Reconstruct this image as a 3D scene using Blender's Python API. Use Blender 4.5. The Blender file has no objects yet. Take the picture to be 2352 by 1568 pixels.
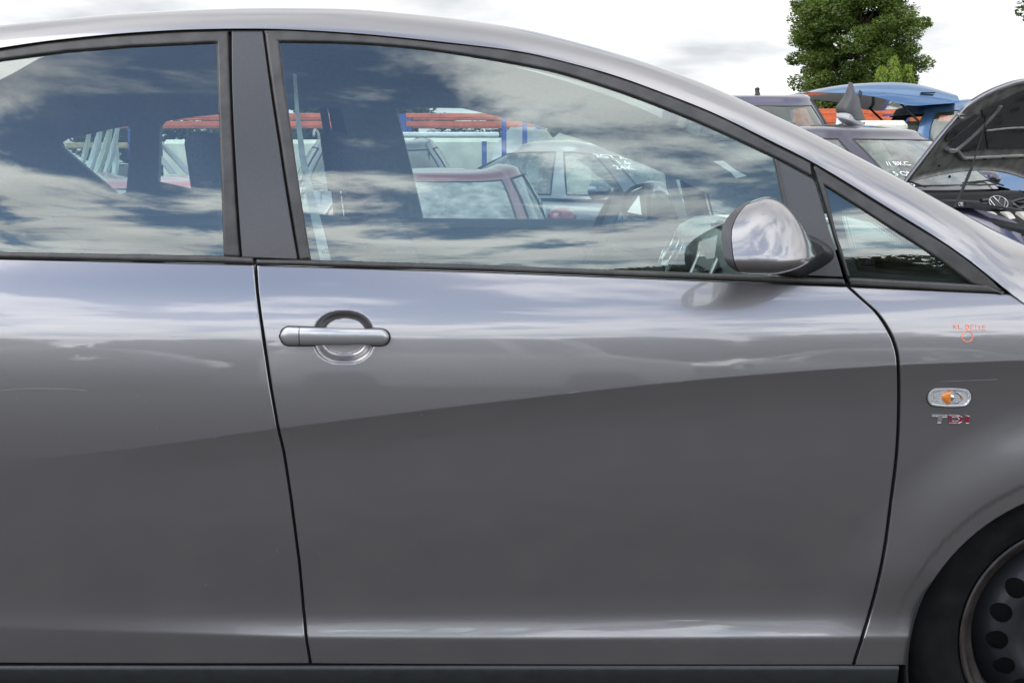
import bpy, math, random
import numpy as np
from mathutils import Vector, Matrix
from mathutils.geometry import delaunay_2d_cdt

R = math.radians
SC = bpy.context.scene
COL = SC.collection
rng = random.Random(7)

# ------------------------------------------------------------------ camera
CAM = (0.0, -2.6, 1.22)
F_PX = 3000.0
PITCH = math.atan(414 / F_PX)
cam_d = bpy.data.cameras.new("camera")
cam = bpy.data.objects.new("camera", cam_d)
COL.objects.link(cam)
cam.location = CAM
cam.rotation_euler = (math.pi / 2 - PITCH, 0, 0)
cam_d.sensor_width = 36.0
cam_d.lens = 36.0 * F_PX / 2352.0
cam_d.clip_start = 0.05
cam_d.clip_end = 3000
SC.camera = cam

# ------------------------------------------------------------------ world
SUN_EL, SUN_AZ = R(48), R(-112)          # azimuth measured from +Y (beyond the car) towards +X
CLOUD_OFF = (3.1, 1.7, 0.4)
CLOUD_W = 0.0
world = bpy.data.worlds.new("World")
SC.world = world
world.use_nodes = True
nt = world.node_tree
for n in list(nt.nodes):
    nt.nodes.remove(n)
def WN(t, **k):
    n = nt.nodes.new(t)
    for a, b in k.items():
        setattr(n, a, b)
    return n
def wl(a, b):
    nt.links.new(a, b)
out = WN('ShaderNodeOutputWorld')
bg = WN('ShaderNodeBackground')
bg.inputs['Strength'].default_value = 0.15
sky = WN('ShaderNodeTexSky', sky_type='NISHITA')
sky.sun_disc = False
sky.sun_elevation = SUN_EL
sky.sun_rotation = SUN_AZ
sky.air_density = 1.0
sky.dust_density = 0.3
sky.ozone_density = 1.5
tc = WN('ShaderNodeTexCoord')
sep = WN('ShaderNodeSeparateXYZ')
wl(tc.outputs['Generated'], sep.inputs[0])
def wm(op, a, b=None, clamp=False):
    n = WN('ShaderNodeMath', operation=op)
    n.use_clamp = clamp
    for i, v in enumerate((a, b)):
        if v is None:
            continue
        if isinstance(v, (int, float)):
            n.inputs[i].default_value = v
        else:
            wl(v, n.inputs[i])
    return n.outputs[0]
zup = wm('MAXIMUM', sep.outputs[2], 0.0)
den = wm('ADD', zup, 0.16)
comb = WN('ShaderNodeCombineXYZ')
wl(wm('DIVIDE', sep.outputs[0], den), comb.inputs[0])
wl(wm('DIVIDE', sep.outputs[1], den), comb.inputs[1])
mapc = WN('ShaderNodeMapping')
wl(comb.outputs[0], mapc.inputs[0])
mapc.inputs['Location'].default_value = CLOUD_OFF
mapc.inputs['Scale'].default_value = (1.9, 1.05, 1.0)
n1 = WN('ShaderNodeTexNoise'); n1.inputs['Scale'].default_value = 1.9
n1.inputs['Detail'].default_value = 9; n1.inputs['Roughness'].default_value = 0.58
n1.inputs['Distortion'].default_value = 0.25
wl(mapc.outputs[0], n1.inputs['Vector'])
n2 = WN('ShaderNodeTexNoise'); n2.inputs['Scale'].default_value = 1.5
n2.inputs['Detail'].default_value = 6
map2 = WN('ShaderNodeMapping'); wl(comb.outputs[0], map2.inputs[0])
map2.inputs['Location'].default_value = (9.3, 4.2, 2.0)
wl(map2.outputs[0], n2.inputs['Vector'])
# cover: cloud piles up towards the horizon
hor = wm('POWER', wm('SUBTRACT', 1.0, zup, True), 5.0)
far_side = wm('MULTIPLY', wm('ADD', wm('MULTIPLY', sep.outputs[1], 1.2), 0.75, True), 0.17)
cov = wm('ADD', wm('ADD', n1.outputs['Fac'], wm('MULTIPLY', hor, 0.20)), far_side)
ramp = WN('ShaderNodeValToRGB')
ramp.color_ramp.elements[0].position = 0.46
ramp.color_ramp.elements[0].color = (0, 0, 0, 1)
ramp.color_ramp.elements[1].position = 0.615
ramp.color_ramp.elements[1].color = (1, 1, 1, 1)
ramp.color_ramp.interpolation = 'EASE'
wl(cov, ramp.inputs[0])
shade = WN('ShaderNodeValToRGB')
shade.color_ramp.elements[0].position = 0.33
shade.color_ramp.elements[0].color = (7.4, 7.7, 8.1, 1)
shade.color_ramp.elements[1].position = 0.58
shade.color_ramp.elements[1].color = (14.2, 14.2, 14.1, 1)
wl(n2.outputs['Fac'], shade.inputs[0])
mix = WN('ShaderNodeMix', data_type='RGBA')
wl(ramp.outputs[0], mix.inputs['Factor'])
wl(sky.outputs[0], mix.inputs['A'])
# cloud fronts turned to the sun are brighter than those beyond the car
side = wm('ADD', wm('MULTIPLY', sep.outputs[1], -0.80), 0.42, True)
lit = wm('ADD', wm('MULTIPLY', side, 0.68), 0.32)
vm = WN('ShaderNodeVectorMath', operation='SCALE')
wl(shade.outputs[0], vm.inputs[0]); wl(lit, vm.inputs['Scale'])
wl(vm.outputs[0], mix.inputs['B'])
wl(mix.outputs['Result'], bg.inputs['Color'])
wl(bg.outputs[0], out.inputs[0])

# ------------------------------------------------------------------ sun (veiled by cloud, so soft)
sun_d = bpy.data.lights.new("sun", 'SUN')
sun_d.energy = 0.7
sun_d.angle = R(40)
sun_d.color = (1.0, 0.96, 0.9)
sun = bpy.data.objects.new("sun", sun_d)
COL.objects.link(sun)
sdir = Vector((math.sin(SUN_AZ) * math.cos(SUN_EL), math.cos(SUN_AZ) * math.cos(SUN_EL), math.sin(SUN_EL)))
sun.rotation_euler = (-sdir).to_track_quat('-Z', 'Y').to_euler()

SC.view_settings.view_transform = 'Standard'
SC.view_settings.look = 'None'
SC.view_settings.exposure = 1.0
SC.view_settings.gamma = 1.0
SC.view_settings.use_curve_mapping = False
SC.cycles.max_bounces = 12
SC.cycles.transparent_max_bounces = 24
SC.cycles.glossy_bounces = 6

# ------------------------------------------------------------------ materials
def new_mat(name):
    m = bpy.data.materials.new(name)
    m.use_nodes = True
    return m, m.node_tree, m.node_tree.nodes['Principled BSDF']
def setp(b, **k):
    for a, v in k.items():
        b.inputs[a.replace('_', ' ')].default_value = v
def noise_mix(t, b, c1, c2, scale, detail=6, lo=0.35, hi=0.65, inp='Base Color', coord='Object', stretch=None):
    tcn = t.nodes.new('ShaderNodeTexCoord')
    n = t.nodes.new('ShaderNodeTexNoise')
    n.inputs['Scale'].default_value = scale
    n.inputs['Detail'].default_value = detail
    src = tcn.outputs[coord]
    if stretch:
        mp = t.nodes.new('ShaderNodeMapping'); mp.inputs['Scale'].default_value = stretch
        t.links.new(src, mp.inputs[0]); src = mp.outputs[0]
    t.links.new(src, n.inputs['Vector'])
    r = t.nodes.new('ShaderNodeValToRGB')
    r.color_ramp.elements[0].position = lo; r.color_ramp.elements[1].position = hi
    r.color_ramp.elements[0].color = (*c1, 1) if len(c1) == 3 else c1
    r.color_ramp.elements[1].color = (*c2, 1) if len(c2) == 3 else c2
    t.links.new(n.outputs['Fac'], r.inputs[0])
    t.links.new(r.outputs[0], b.inputs[inp])
    return n
def bump(t, b, scale, strength, dist=0.001, detail=4, coord='Object'):
    tcn = t.nodes.new('ShaderNodeTexCoord')
    n = t.nodes.new('ShaderNodeTexNoise'); n.inputs['Scale'].default_value = scale
    n.inputs['Detail'].default_value = detail
    t.links.new(tcn.outputs[coord], n.inputs['Vector'])
    bp = t.nodes.new('ShaderNodeBump'); bp.inputs['Strength'].default_value = strength
    bp.inputs['Distance'].default_value = dist
    t.links.new(n.outputs['Fac'], bp.inputs['Height'])
    t.links.new(bp.outputs[0], b.inputs['Normal'])
def paint(name, col, metallic=0.75, rough=0.36, coat=1.0, coat_rough=0.025, var=0.06, flake=True, coat_ior=1.5):
    m, t, b = new_mat(name)
    setp(b, Metallic=metallic, Roughness=rough, Coat_Weight=coat, Coat_Roughness=coat_rough, Coat_IOR=coat_ior)
    c1 = tuple(c * (1 - var) for c in col); c2 = tuple(min(1, c * (1 + var)) for c in col)
    noise_mix(t, b, c1, c2, 900 if flake else 3, 2, 0.3, 0.7)
    # thin film of dust and dry water marks
    tcn = t.nodes.new('ShaderNodeTexCoord')
    n = t.nodes.new('ShaderNodeTexNoise'); n.inputs['Scale'].default_value = 7; n.inputs['Detail'].default_value = 9
    n.inputs['Roughness'].default_value = 0.7
    t.links.new(tcn.outputs['Object'], n.inputs['Vector'])
    mr = t.nodes.new('ShaderNodeMapRange')
    mr.inputs['From Min'].default_value = 0.4; mr.inputs['From Max'].default_value = 0.75
    mr.inputs['To Min'].default_value = coat_rough; mr.inputs['To Max'].default_value = coat_rough + 0.07
    t.links.new(n.outputs['Fac'], mr.inputs[0]); t.links.new(mr.outputs[0], b.inputs['Coat Roughness'])
    return m
def plain(name, col, rough=0.6, metallic=0.0, var=0.25, scale=30, bmp=0.0, bscale=400, coat=0.0, spec=0.5):
    m, t, b = new_mat(name)
    setp(b, Roughness=rough, Metallic=metallic, Coat_Weight=coat)
    b.inputs['Specular IOR Level'].default_value = spec
    noise_mix(t, b, tuple(c * (1 - var) for c in col), tuple(min(1, c * (1 + var)) for c in col), scale)
    if bmp:
        bump(t, b, bscale, bmp)
    return m
def glass(name, tint=(0.80, 0.90, 0.86), ior=1.62, dust_sheen=0.02, rough=0.0):
    m = bpy.data.materials.new(name); m.use_nodes = True
    t = m.node_tree
    for n in list(t.nodes):
        t.nodes.remove(n)
    o = t.nodes.new('ShaderNodeOutputMaterial')
    tr = t.nodes.new('ShaderNodeBsdfTransparent'); tr.inputs[0].default_value = (*tint, 1)
    gl = t.nodes.new('ShaderNodeBsdfGlossy'); gl.inputs['Roughness'].default_value = rough
    gl.inputs['Color'].default_value = (.93, 1, .98, 1)
    fr = t.nodes.new('ShaderNodeFresnel'); fr.inputs['IOR'].default_value = ior
    # the two faces of the pane reflect: R' = 2R/(1+R)
    geo = t.nodes.new('ShaderNodeNewGeometry')
    # Fresnel on the back side uses the inverse index, so feed it a matching one
    io = t.nodes.new('ShaderNodeMapRange')
    t.links.new(geo.outputs['Backfacing'], io.inputs[0])
    io.inputs['To Min'].default_value = ior; io.inputs['To Max'].default_value = 1.0 / ior
    io.inputs['From Min'].default_value = 0; io.inputs['From Max'].default_value = 1
    a = t.nodes.new('ShaderNodeMath'); a.operation = 'ADD'; a.inputs[1].default_value = 1.0
    t.links.new(io.outputs[0], fr.inputs['IOR'])
    t.links.new(fr.outputs[0], a.inputs[0])
    m2 = t.nodes.new('ShaderNodeMath'); m2.operation = 'MULTIPLY'; m2.inputs[1].default_value = 2.0
    t.links.new(fr.outputs[0], m2.inputs[0])
    dv = t.nodes.new('ShaderNodeMath'); dv.operation = 'DIVIDE'
    t.links.new(m2.outputs[0], dv.inputs[0]); t.links.new(a.outputs[0], dv.inputs[1])
    mx = t.nodes.new('ShaderNodeMixShader')
    t.links.new(dv.outputs[0], mx.inputs[0]); t.links.new(tr.outputs[0], mx.inputs[1]); t.links.new(gl.outputs[0], mx.inputs[2])
    # faint dust film; high values stand in for reflected sky
    df = t.nodes.new('ShaderNodeBsdfDiffuse'); df.inputs[0].default_value = (0.5, 0.5, 0.48, 1)
    tcn = t.nodes.new('ShaderNodeTexCoord')
    n = t.nodes.new('ShaderNodeTexNoise'); n.inputs['Scale'].default_value = 9; n.inputs['Detail'].default_value = 8
    t.links.new(tcn.outputs['Object'], n.inputs['Vector'])
    mr = t.nodes.new('ShaderNodeMapRange'); mr.inputs['From Min'].default_value = 0.4; mr.inputs['From Max'].default_value = 0.8
    mr.inputs['To Min'].default_value = dust_sheen * 0.4; mr.inputs['To Max'].default_value = dust_sheen * 2
    t.links.new(n.outputs['Fac'], mr.inputs[0])
    mx2 = t.nodes.new('ShaderNodeMixShader')
    t.links.new(mr.outputs[0], mx2.inputs[0]); t.links.new(mx.outputs[0], mx2.inputs[1]); t.links.new(df.outputs[0], mx2.inputs[2])
    t.links.new(mx2.outputs[0], o.inputs[0])
    return m

M = {}
M['paint'] = paint('grey_metallic_paint', (0.224, 0.217, 0.226), 0.82, 0.29, 1.0, 0.015, var=0.02, coat_ior=1.68)
M['handle'] = paint('handle_paint', (0.36, 0.36, 0.37), 0.8, 0.3, 1.0, 0.03)
M['pillar'] = plain('satin_black_film', (0.044, 0.043, 0.046), 0.33, 0.0, 0.08, 200, 0.05, 1500, spec=0.55)
M['rubber'] = plain('weathered_rubber', (0.034, 0.031, 0.030), 0.42, 0, 0.35, 25, 0.08, 900, spec=0.5)

M['black'] = plain('black_plastic', (0.017, 0.018, 0.019), 0.5, 0, 0.3, 60, 0.1, 900)
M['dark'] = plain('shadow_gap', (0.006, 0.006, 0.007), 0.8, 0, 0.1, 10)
M['sill'] = plain('sill_plastic', (0.013, 0.015, 0.016), 0.45, 0, 0.2, 40, 0.12, 1200)
M['tyre'] = plain('dusty_tyre', (0.006, 0.0062, 0.0062), 0.85, 0, 0.4, 22, 0.3, 120, spec=.15)
M['rim'] = plain('steel_rim', (0.006, 0.007, 0.009), 0.5, 0.1, 0.3, 15, 0.1, 200)
M['rimedge'] = plain('rusty_rim_edge', (0.022, 0.017, 0.015), 0.5, 0.1, 0.5, 30, 0.1, 200)
M['glass'] = glass('side_glass', (0.76, 0.86, 0.84), 1.68, 0.010)
M['screen'] = glass('windscreen_glass', (0.78, 0.88, 0.84), 1.55, 0.03)
M['trim'] = plain('grey_headliner', (0.22, 0.235, 0.24), 0.85, 0, 0.08, 60, 0.2, 900)
M['trimdark'] = plain('dark_cabin_plastic', (0.022, 0.025, 0.028), 0.6, 0, 0.15, 60, 0.3, 900)
M['seat'] = plain('dark_seat_cloth', (0.035, 0.038, 0.045), 0.9, 0, 0.25, 150, 0.4, 1200)
M['dash'] = plain('dashboard_plastic', (0.25, 0.29, 0.28), 0.55, 0, 0.15, 60, 0.3, 900)
M['dashlight'] = plain('grey_dash_inlay', (0.15, 0.17, 0.17), 0.4, 0.2, 0.15, 60)
M['chrome'] = plain('chrome', (0.75, 0.75, 0.76), 0.08, 1.0, 0.03, 20)
M['satin'] = plain('satin_silver', (0.42, 0.42, 0.42), 0.28, 0.8, 0.05, 20)
M['red'] = plain('badge_red', (0.22, 0.012, 0.03), 0.25, 0.2, 0.08, 20, coat=1.0)
M['orange_ink'] = plain('orange_marker', (0.80, 0.24, 0.12), 0.55, 0, 0.3, 300)
M['white_ink'] = plain('white_marker', (0.85, 0.86, 0.86), 0.6, 0, 0.15, 300)
M['paper'] = plain('white_paper', (0.78, 0.80, 0.80), 0.8, 0, 0.05, 30)
M['amber'] = plain('amber_bulb', (0.75, 0.22, 0.02), 0.15, 0.0, 0.2, 60, coat=1.0)
M['white'] = plain('white_lacquer', (0.72, 0.73, 0.72), 0.35, 0, 0.08, 5, coat=0.4)
M['cream'] = plain('cream_plastic', (0.62, 0.62, 0.52), 0.5, 0, 0.12, 5)
M['orange'] = plain('orange_rack_beam', (0.56, 0.115, 0.035), 0.5, 0, 0.2, 8)
M['rackblue'] = plain('blue_rack_upright', (0.05, 0.09, 0.32), 0.45, 0, 0.15, 8)
M['wood'] = plain('pale_timber', (0.5, 0.36, 0.2), 0.8, 0, 0.25, 12)
M['greybumper'] = plain('unpainted_bumper', (0.040, 0.042, 0.046), 0.5, 0, 0.12, 12, 0.1, 300)
M['greylight'] = plain('grey_primed_panel', (0.30, 0.30, 0.31), 0.45, 0, 0.08, 12)
M['slate'] = plain('black_slat', (0.02, 0.02, 0.02), 0.4, 0, 0.1, 12)
M['hoodin'] = plain('hood_underside', (0.16, 0.157, 0.148), 0.42, 0.2, 0.3, 14, 0.1, 300)
M['hoodmat'] = plain('hood_insulation', (0.032, 0.034, 0.036), 0.9, 0, 0.2, 40, 0.4, 500)
M['hoodedge'] = plain('hood_rib', (0.22, 0.22, 0.21), 0.4, 0.3, 0.15, 20)
M['beige'] = plain('beige_engine_rib', (0.55, 0.53, 0.49), 0.4, 0.1, 0.1, 20)
def leaf_mat(name, c1, c2):
    m, t, b = new_mat(name)
    noise_mix(t, b, c1, c2, 0.9, 4, 0.35, 0.65)
    setp(b, Roughness=0.55)
    tl = t.nodes.new('ShaderNodeBsdfTranslucent')
    tl.inputs[0].default_value = (c2[0] * 1.3, c2[1] * 1.5, c2[2] * 0.8, 1)
    mx = t.nodes.new('ShaderNodeMixShader'); mx.inputs[0].default_value = 0.35
    o = t.nodes['Material Output']
    t.links.new(b.outputs[0], mx.inputs[1]); t.links.new(tl.outputs[0], mx.inputs[2]); t.links.new(mx.outputs[0], o.inputs[0])
    return m
M['leaf'] = leaf_mat('lime_leaves', (0.042, 0.075, 0.012), (0.125, 0.17, 0.032))
M['leaf2'] = leaf_mat('cypress_leaves', (0.10, 0.16, 0.02), (0.21, 0.27, 0.04))
M['leaf3'] = leaf_mat('hedge_leaves', (0.03, 0.05, 0.014), (0.07, 0.10, 0.03))
M['bark'] = plain('bark', (0.07, 0.055, 0.04), 0.9, 0, 0.4, 6, 0.5, 30)

# ground: compacted grey gravel
m, t, b = new_mat('gravel_ground')
setp(b, Roughness=0.9)
noise_mix(t, b, (0.024, 0.022, 0.019), (0.074, 0.067, 0.058), 6, 12, 0.35, 0.68)
bump(t, b, 60, 0.6, 0.01, 6)
M['ground'] = m

# ------------------------------------------------------------------ pixel -> place helpers
CP, SP = math.cos(PITCH), math.sin(PITCH)
def P(px, py, Y):
    u = (px - 1176) / F_PX; v = -(py - 784) / F_PX
    dx, dy, dz = u, CP + v * SP, -SP + v * CP
    s = (Y - CAM[1]) / dy
    return (CAM[0] + dx * s, Y, CAM[2] + dz * s)
def proj(x, y, z):
    x = np.asarray(x) - CAM[0]; y = np.asarray(y) - CAM[1]; z = np.asarray(z) - CAM[2]
    dep = y * CP - z * SP
    up = y * SP + z * CP
    return 1176 + F_PX * x / dep, 784 - F_PX * up / dep

# ------------------------------------------------------------------ object helpers
def link(o, parent=None):
    COL.objects.link(o)
    if parent is not None:
        o.parent = parent
    return o
def tag(o, label=None, cat=None, group=None, kind=None):
    if label: o['label'] = label
    if cat: o['category'] = cat
    if group: o['group'] = group
    if kind: o['kind'] = kind
    return o
def empty(name, loc=(0, 0, 0), rz=0.0, label=None, cat=None, group=None):
    o = bpy.data.objects.new(name, None)
    link(o)
    o.location = loc; o.rotation_euler = (0, 0, rz); o.empty_display_size = 0.2
    return tag(o, label, cat, group)
class MB:
    """collects geometry, then links it as one mesh object"""
    def __init__(s):
        s.v = []; s.f = []
    def add(s, vs, fs):
        k = len(s.v)
        s.v.extend([tuple(p) for p in vs]); s.f.extend([tuple(i + k for i in f) for f in fs])
        return s
    def box(s, c, d, rot=None, bev=0.0):
        x, y, z = d[0] / 2, d[1] / 2, d[2] / 2
        if bev > 0:
            vs = []; fs = []
            b = min(bev, x * .9, y * .9, z * .9)
            # rounded box: 3 faces sets, via 24 verts
            pts = []
            for sx in (-1, 1):
                for sy in (-1, 1):
                    for sz in (-1, 1):
                        pts += [(sx * x, sy * (y - b), sz * (z - b)), (sx * (x - b), sy * y, sz * (z - b)), (sx * (x - b), sy * (y - b), sz * z)]
            def I(sx, sy, sz, k): return ((sx > 0) * 4 + (sy > 0) * 2 + (sz > 0)) * 3 + k
            for sg in (-1, 1):
                a = [I(sg, -1, -1, 0), I(sg, 1, -1, 0), I(sg, 1, 1, 0), I(sg, -1, 1, 0)]; fs.append(a if sg > 0 else a[::-1])
                a = [I(-1, sg, -1, 1), I(-1, sg, 1, 1), I(1, sg, 1, 1), I(1, sg, -1, 1)]; fs.append(a if sg > 0 else a[::-1])
                a = [I(-1, -1, sg, 2), I(1, -1, sg, 2), I(1, 1, sg, 2), I(-1, 1, sg, 2)]; fs.append(a if sg > 0 else a[::-1])
            for a in (-1, 1):
                for c2 in (-1, 1):
                    q = [I(a, c2, -1, 0), I(a, c2, -1, 1), I(a, c2, 1, 1), I(a, c2, 1, 0)]; fs.append(q[::-1] if a * c2 > 0 else q)
                    q = [I(a, -1, c2, 0), I(a, 1, c2, 0), I(a, 1, c2, 2), I(a, -1, c2, 2)]; fs.append(q[::-1] if a * c2 < 0 else q)
                    q = [I(-1, a, c2, 1), I(1, a, c2, 1), I(1, a, c2, 2), I(-1, a, c2, 2)]; fs.append(q if a * c2 < 0 else q[::-1])
                    for d2 in (-1, 1):
                        q = [I(a, c2, d2, 0), I(a, c2, d2, 1), I(a, c2, d2, 2)]; fs.append(q if a * c2 * d2 > 0 else q[::-1])
            vs = pts
        else:
            vs = [(i * x, j * y, k * z) for i in (-1, 1) for j in (-1, 1) for k in (-1, 1)]
            fs = [(0, 1, 3, 2), (4, 6, 7, 5), (0, 4, 5, 1), (2, 3, 7, 6), (0, 2, 6, 4), (1, 5, 7, 3)]
        if rot is not None:
            vs = [rot @ Vector(p) for p in vs]
        return s.add([(p[0] + c[0], p[1] + c[1], p[2] + c[2]) for p in vs], fs)
    def tube(s, pts, r, n=8, closed=False, caps=True):
        pts = [Vector(p) for p in pts]
        k = len(pts); rings = []
        for i, p in enumerate(pts):
            if closed:
                t = pts[(i + 1) % k] - pts[i - 1]
            else:
                t = pts[min(i + 1, k - 1)] - pts[max(i - 1, 0)]
            t.normalize()
            a = Vector((0, 0, 1)) if abs(t.z) < 0.9 else Vector((0, 1, 0))
            x = t.cross(a).normalized(); y = t.cross(x).normalized()
            rr = r[i] if isinstance(r, (list, tuple)) else r
            rings.append([p + (x * math.cos(2 * math.pi * j / n) + y * math.sin(2 * math.pi * j / n)) * rr for j in range(n)])
        return s.loft(rings, closed_ring=True, loop=closed, caps=caps and not closed)
    def loft(s, rings, closed_ring=True, loop=False, caps=False):
        n = len(rings[0]); k = len(rings)
        vs = [p for r_ in rings for p in r_]; fs = []
        for i in range(k if loop else k - 1):
            for j in range(n if closed_ring else n - 1):
                a = i * n + j; b = i * n + (j + 1) % n; c = ((i + 1) % k) * n + (j + 1) % n; d = ((i + 1) % k) * n + j
                fs.append((a, b, c, d))
        if caps:
            fs.append(tuple(range(n))[::-1]); fs.append(tuple((k - 1) * n + j for j in range(n)))
        return s.add(vs, fs)
    def build(s, name, mat, parent=None, smooth=True, ang=35, recalc=True):
        me = bpy.data.meshes.new(name)
        me.from_pydata(s.v, [], s.f)
        if recalc:
            import bmesh
            bm = bmesh.new(); bm.from_mesh(me)
            bmesh.ops.recalc_face_normals(bm, faces=bm.faces)
            bm.to_mesh(me); bm.free()
        me.materials.append(mat)
        if smooth:
            me.polygons.foreach_set('use_smooth', [True] * len(me.polygons))
            me.set_sharp_from_angle(angle=R(ang))
        me.update()
        return link(bpy.data.objects.new(name, me), parent)
def pip(px, pz, poly):
    poly = np.asarray(poly); inside = np.zeros(len(px), bool)
    j = len(poly) - 1
    for i in range(len(poly)):
        xi, zi = poly[i]; xj, zj = poly[j]
        if zi != zj:
            c = ((zi > pz) != (zj > pz)) & (px < (xj - xi) * (pz - zi) / (zj - zi) + xi)
            inside ^= c
        j = i
    return inside
def resample(pts, step, closed=True):
    pts = [np.array(p[:2], float) for p in pts]
    res = []
    n = len(pts)
    for i in range(n if closed else n - 1):
        a, b = pts[i], pts[(i + 1) % n]
        k = max(1, int(round(np.linalg.norm(b - a) / step)))
        for j in range(k):
            res.append(a + (b - a) * j / k)
    if not closed:
        res.append(pts[-1])
    return np.array(res)
def spline(pts, n=8):
    """Catmull-Rom through open 2D points"""
    pts = [np.array(p, float) for p in pts]
    P_ = [2 * pts[0] - pts[1]] + pts + [2 * pts[-1] - pts[-2]]
    res = []
    for i in range(1, len(P_) - 2):
        p0, p1, p2, p3 = P_[i - 1:i + 3]
        for k in range(n):
            t = k / n
            res.append(0.5 * ((2 * p1) + (-p0 + p2) * t + (2 * p0 - 5 * p1 + 4 * p2 - p3) * t * t + (-p0 + 3 * p1 - 3 * p2 + p3) * t ** 3))
    res.append(pts[-1])
    return [tuple(p) for p in res]
def area2(p):
    p = np.asarray(p); x, y = p[:, 0], p[:, 1]
    return 0.5 * np.sum(x * np.roll(y, -1) - np.roll(x, -1) * y)
def inset(poly, d):
    p = np.asarray(poly, float)
    e = np.roll(p, -1, 0) - p
    e /= np.linalg.norm(e, axis=1)[:, None] + 1e-12
    nrm = np.stack([-e[:, 1], e[:, 0]], 1)          # inward for CCW
    m = nrm + np.roll(nrm, 1, 0)
    l = np.linalg.norm(m, axis=1)[:, None]
    m = m / np.maximum(l, 1e-6)
    c = np.clip(np.sum(m * nrm, 1), 0.5, 1)[:, None]
    return p + m / c * d, -m
def triangulate(outline, holes, grid, lines=(), clear=0.004):
    """constrained Delaunay of an outline with holes and interior grid points"""
    o = np.asarray(outline)
    coords = [tuple(p) for p in o]; edges = [(i, (i + 1) % len(o)) for i in range(len(o))]
    for h in holes:
        k = len(coords); coords += [tuple(p) for p in h]; edges += [(k + i, k + (i + 1) % len(h)) for i in range(len(h))]
    bnd = np.array(coords)
    extra = [np.asarray(l) for l in lines if len(l)]
    ex = np.concatenate(extra) if extra else np.zeros((0, 2))
    x0, z0 = o.min(0); x1, z1 = o.max(0)
    gx, gz = np.meshgrid(np.arange(x0 + grid / 2, x1, grid), np.arange(z0 + grid / 2, z1, grid))
    gx = gx + (np.arange(gx.shape[0]) % 2)[:, None] * grid * 0.5
    g = np.stack([gx.ravel(), gz.ravel()], 1)
    def far(pts, ref, d):
        if len(ref) == 0 or len(pts) == 0: return np.ones(len(pts), bool)
        ok = np.ones(len(pts), bool)
        for s in range(0, len(pts), 4000):
            q = pts[s:s + 4000]
            ok[s:s + 4000] = (((q[:, None, :] - ref[None]) ** 2).sum(2).min(1) > d * d)
        return ok
    def ins(pts):
        k = pip(pts[:, 0], pts[:, 1], o)
        for h in holes:
            k &= ~pip(pts[:, 0], pts[:, 1], h)
        return pts[k]
    if len(ex):
        ex = ins(ex); ex = ex[far(ex, bnd, 0.0012)]
    g = ins(g); g = g[far(g, bnd, grid * 0.4)]
    if len(ex): g = g[far(g, ex, clear)]
    allp = coords + [tuple(p) for p in ex] + [tuple(p) for p in g]
    r = delaunay_2d_cdt([Vector(p) for p in allp], edges, [], 0, 1e-6, False)
    vs = np.array([tuple(p) for p in r[0]]); fs = np.array([tuple(f) for f in r[2] if len(f) == 3])
    c = vs[fs].mean(1)
    k = pip(c[:, 0], c[:, 1], o)
    for h in holes:
        k &= ~pip(c[:, 0], c[:, 1], h)
    e1, e2 = vs[fs[:, 1]] - vs[fs[:, 0]], vs[fs[:, 2]] - vs[fs[:, 0]]
    k &= np.abs(e1[:, 0] * e2[:, 1] - e1[:, 1] * e2[:, 0]) > 4e-8      # no slivers
    return vs, fs[k]
def mesh_normals(name, V, Fc, N, mat, parent, ref=None):
    """mesh with given vertex normals; faces turned to agree with them"""
    V = np.asarray(V, float); N = np.asarray(N, float)
    faces = []
    for f in Fc:
        f = [int(i) for i in f]
        a, b, c = V[f[0]], V[f[1]], V[f[2]]
        fn = np.cross(b - a, c - a)
        if np.dot(fn, N[f].sum(0)) < 0:
            f = f[::-1]
        faces.append(f)
    me = bpy.data.meshes.new(name)
    me.from_pydata([tuple(p) for p in V], [], faces)
    me.materials.append(mat)
    me.polygons.foreach_set('use_smooth', [True] * len(me.polygons))
    me.normals_split_custom_set_from_vertices([tuple(n / (np.linalg.norm(n) + 1e-12)) for n in N])
    me.update()
    return link(bpy.data.objects.new(name, me), parent)
def text_mesh(s, size, extrude=0.0):
    cu = bpy.data.curves.new('writing', 'FONT')
    cu.body = s; cu.size = size; cu.extrude = extrude; cu.align_x = 'CENTER'; cu.align_y = 'CENTER'
    o = bpy.data.objects.new('writing', cu)
    COL.objects.link(o)
    dg = bpy.context.evaluated_depsgraph_get()
    me = o.evaluated_get(dg).to_mesh()
    vs = [tuple(v.co) for v in me.vertices]; fs = [tuple(p.vertices) for p in me.polygons]
    o.evaluated_get(dg).to_mesh_clear()
    bpy.data.objects.remove(o); bpy.data.curves.remove(cu)
    return vs, fs
# ------------------------------------------------------------------ ground
gm = MB()
gm.add([(-500, -500, 0), (500, -500, 0), (500, 500, 0), (-500, 500, 0)], [(0, 1, 2, 3)])
tag(gm.build('ground', M['ground'], smooth=False), 'compacted grey gravel of the car yard', None, None, 'structure')

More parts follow.
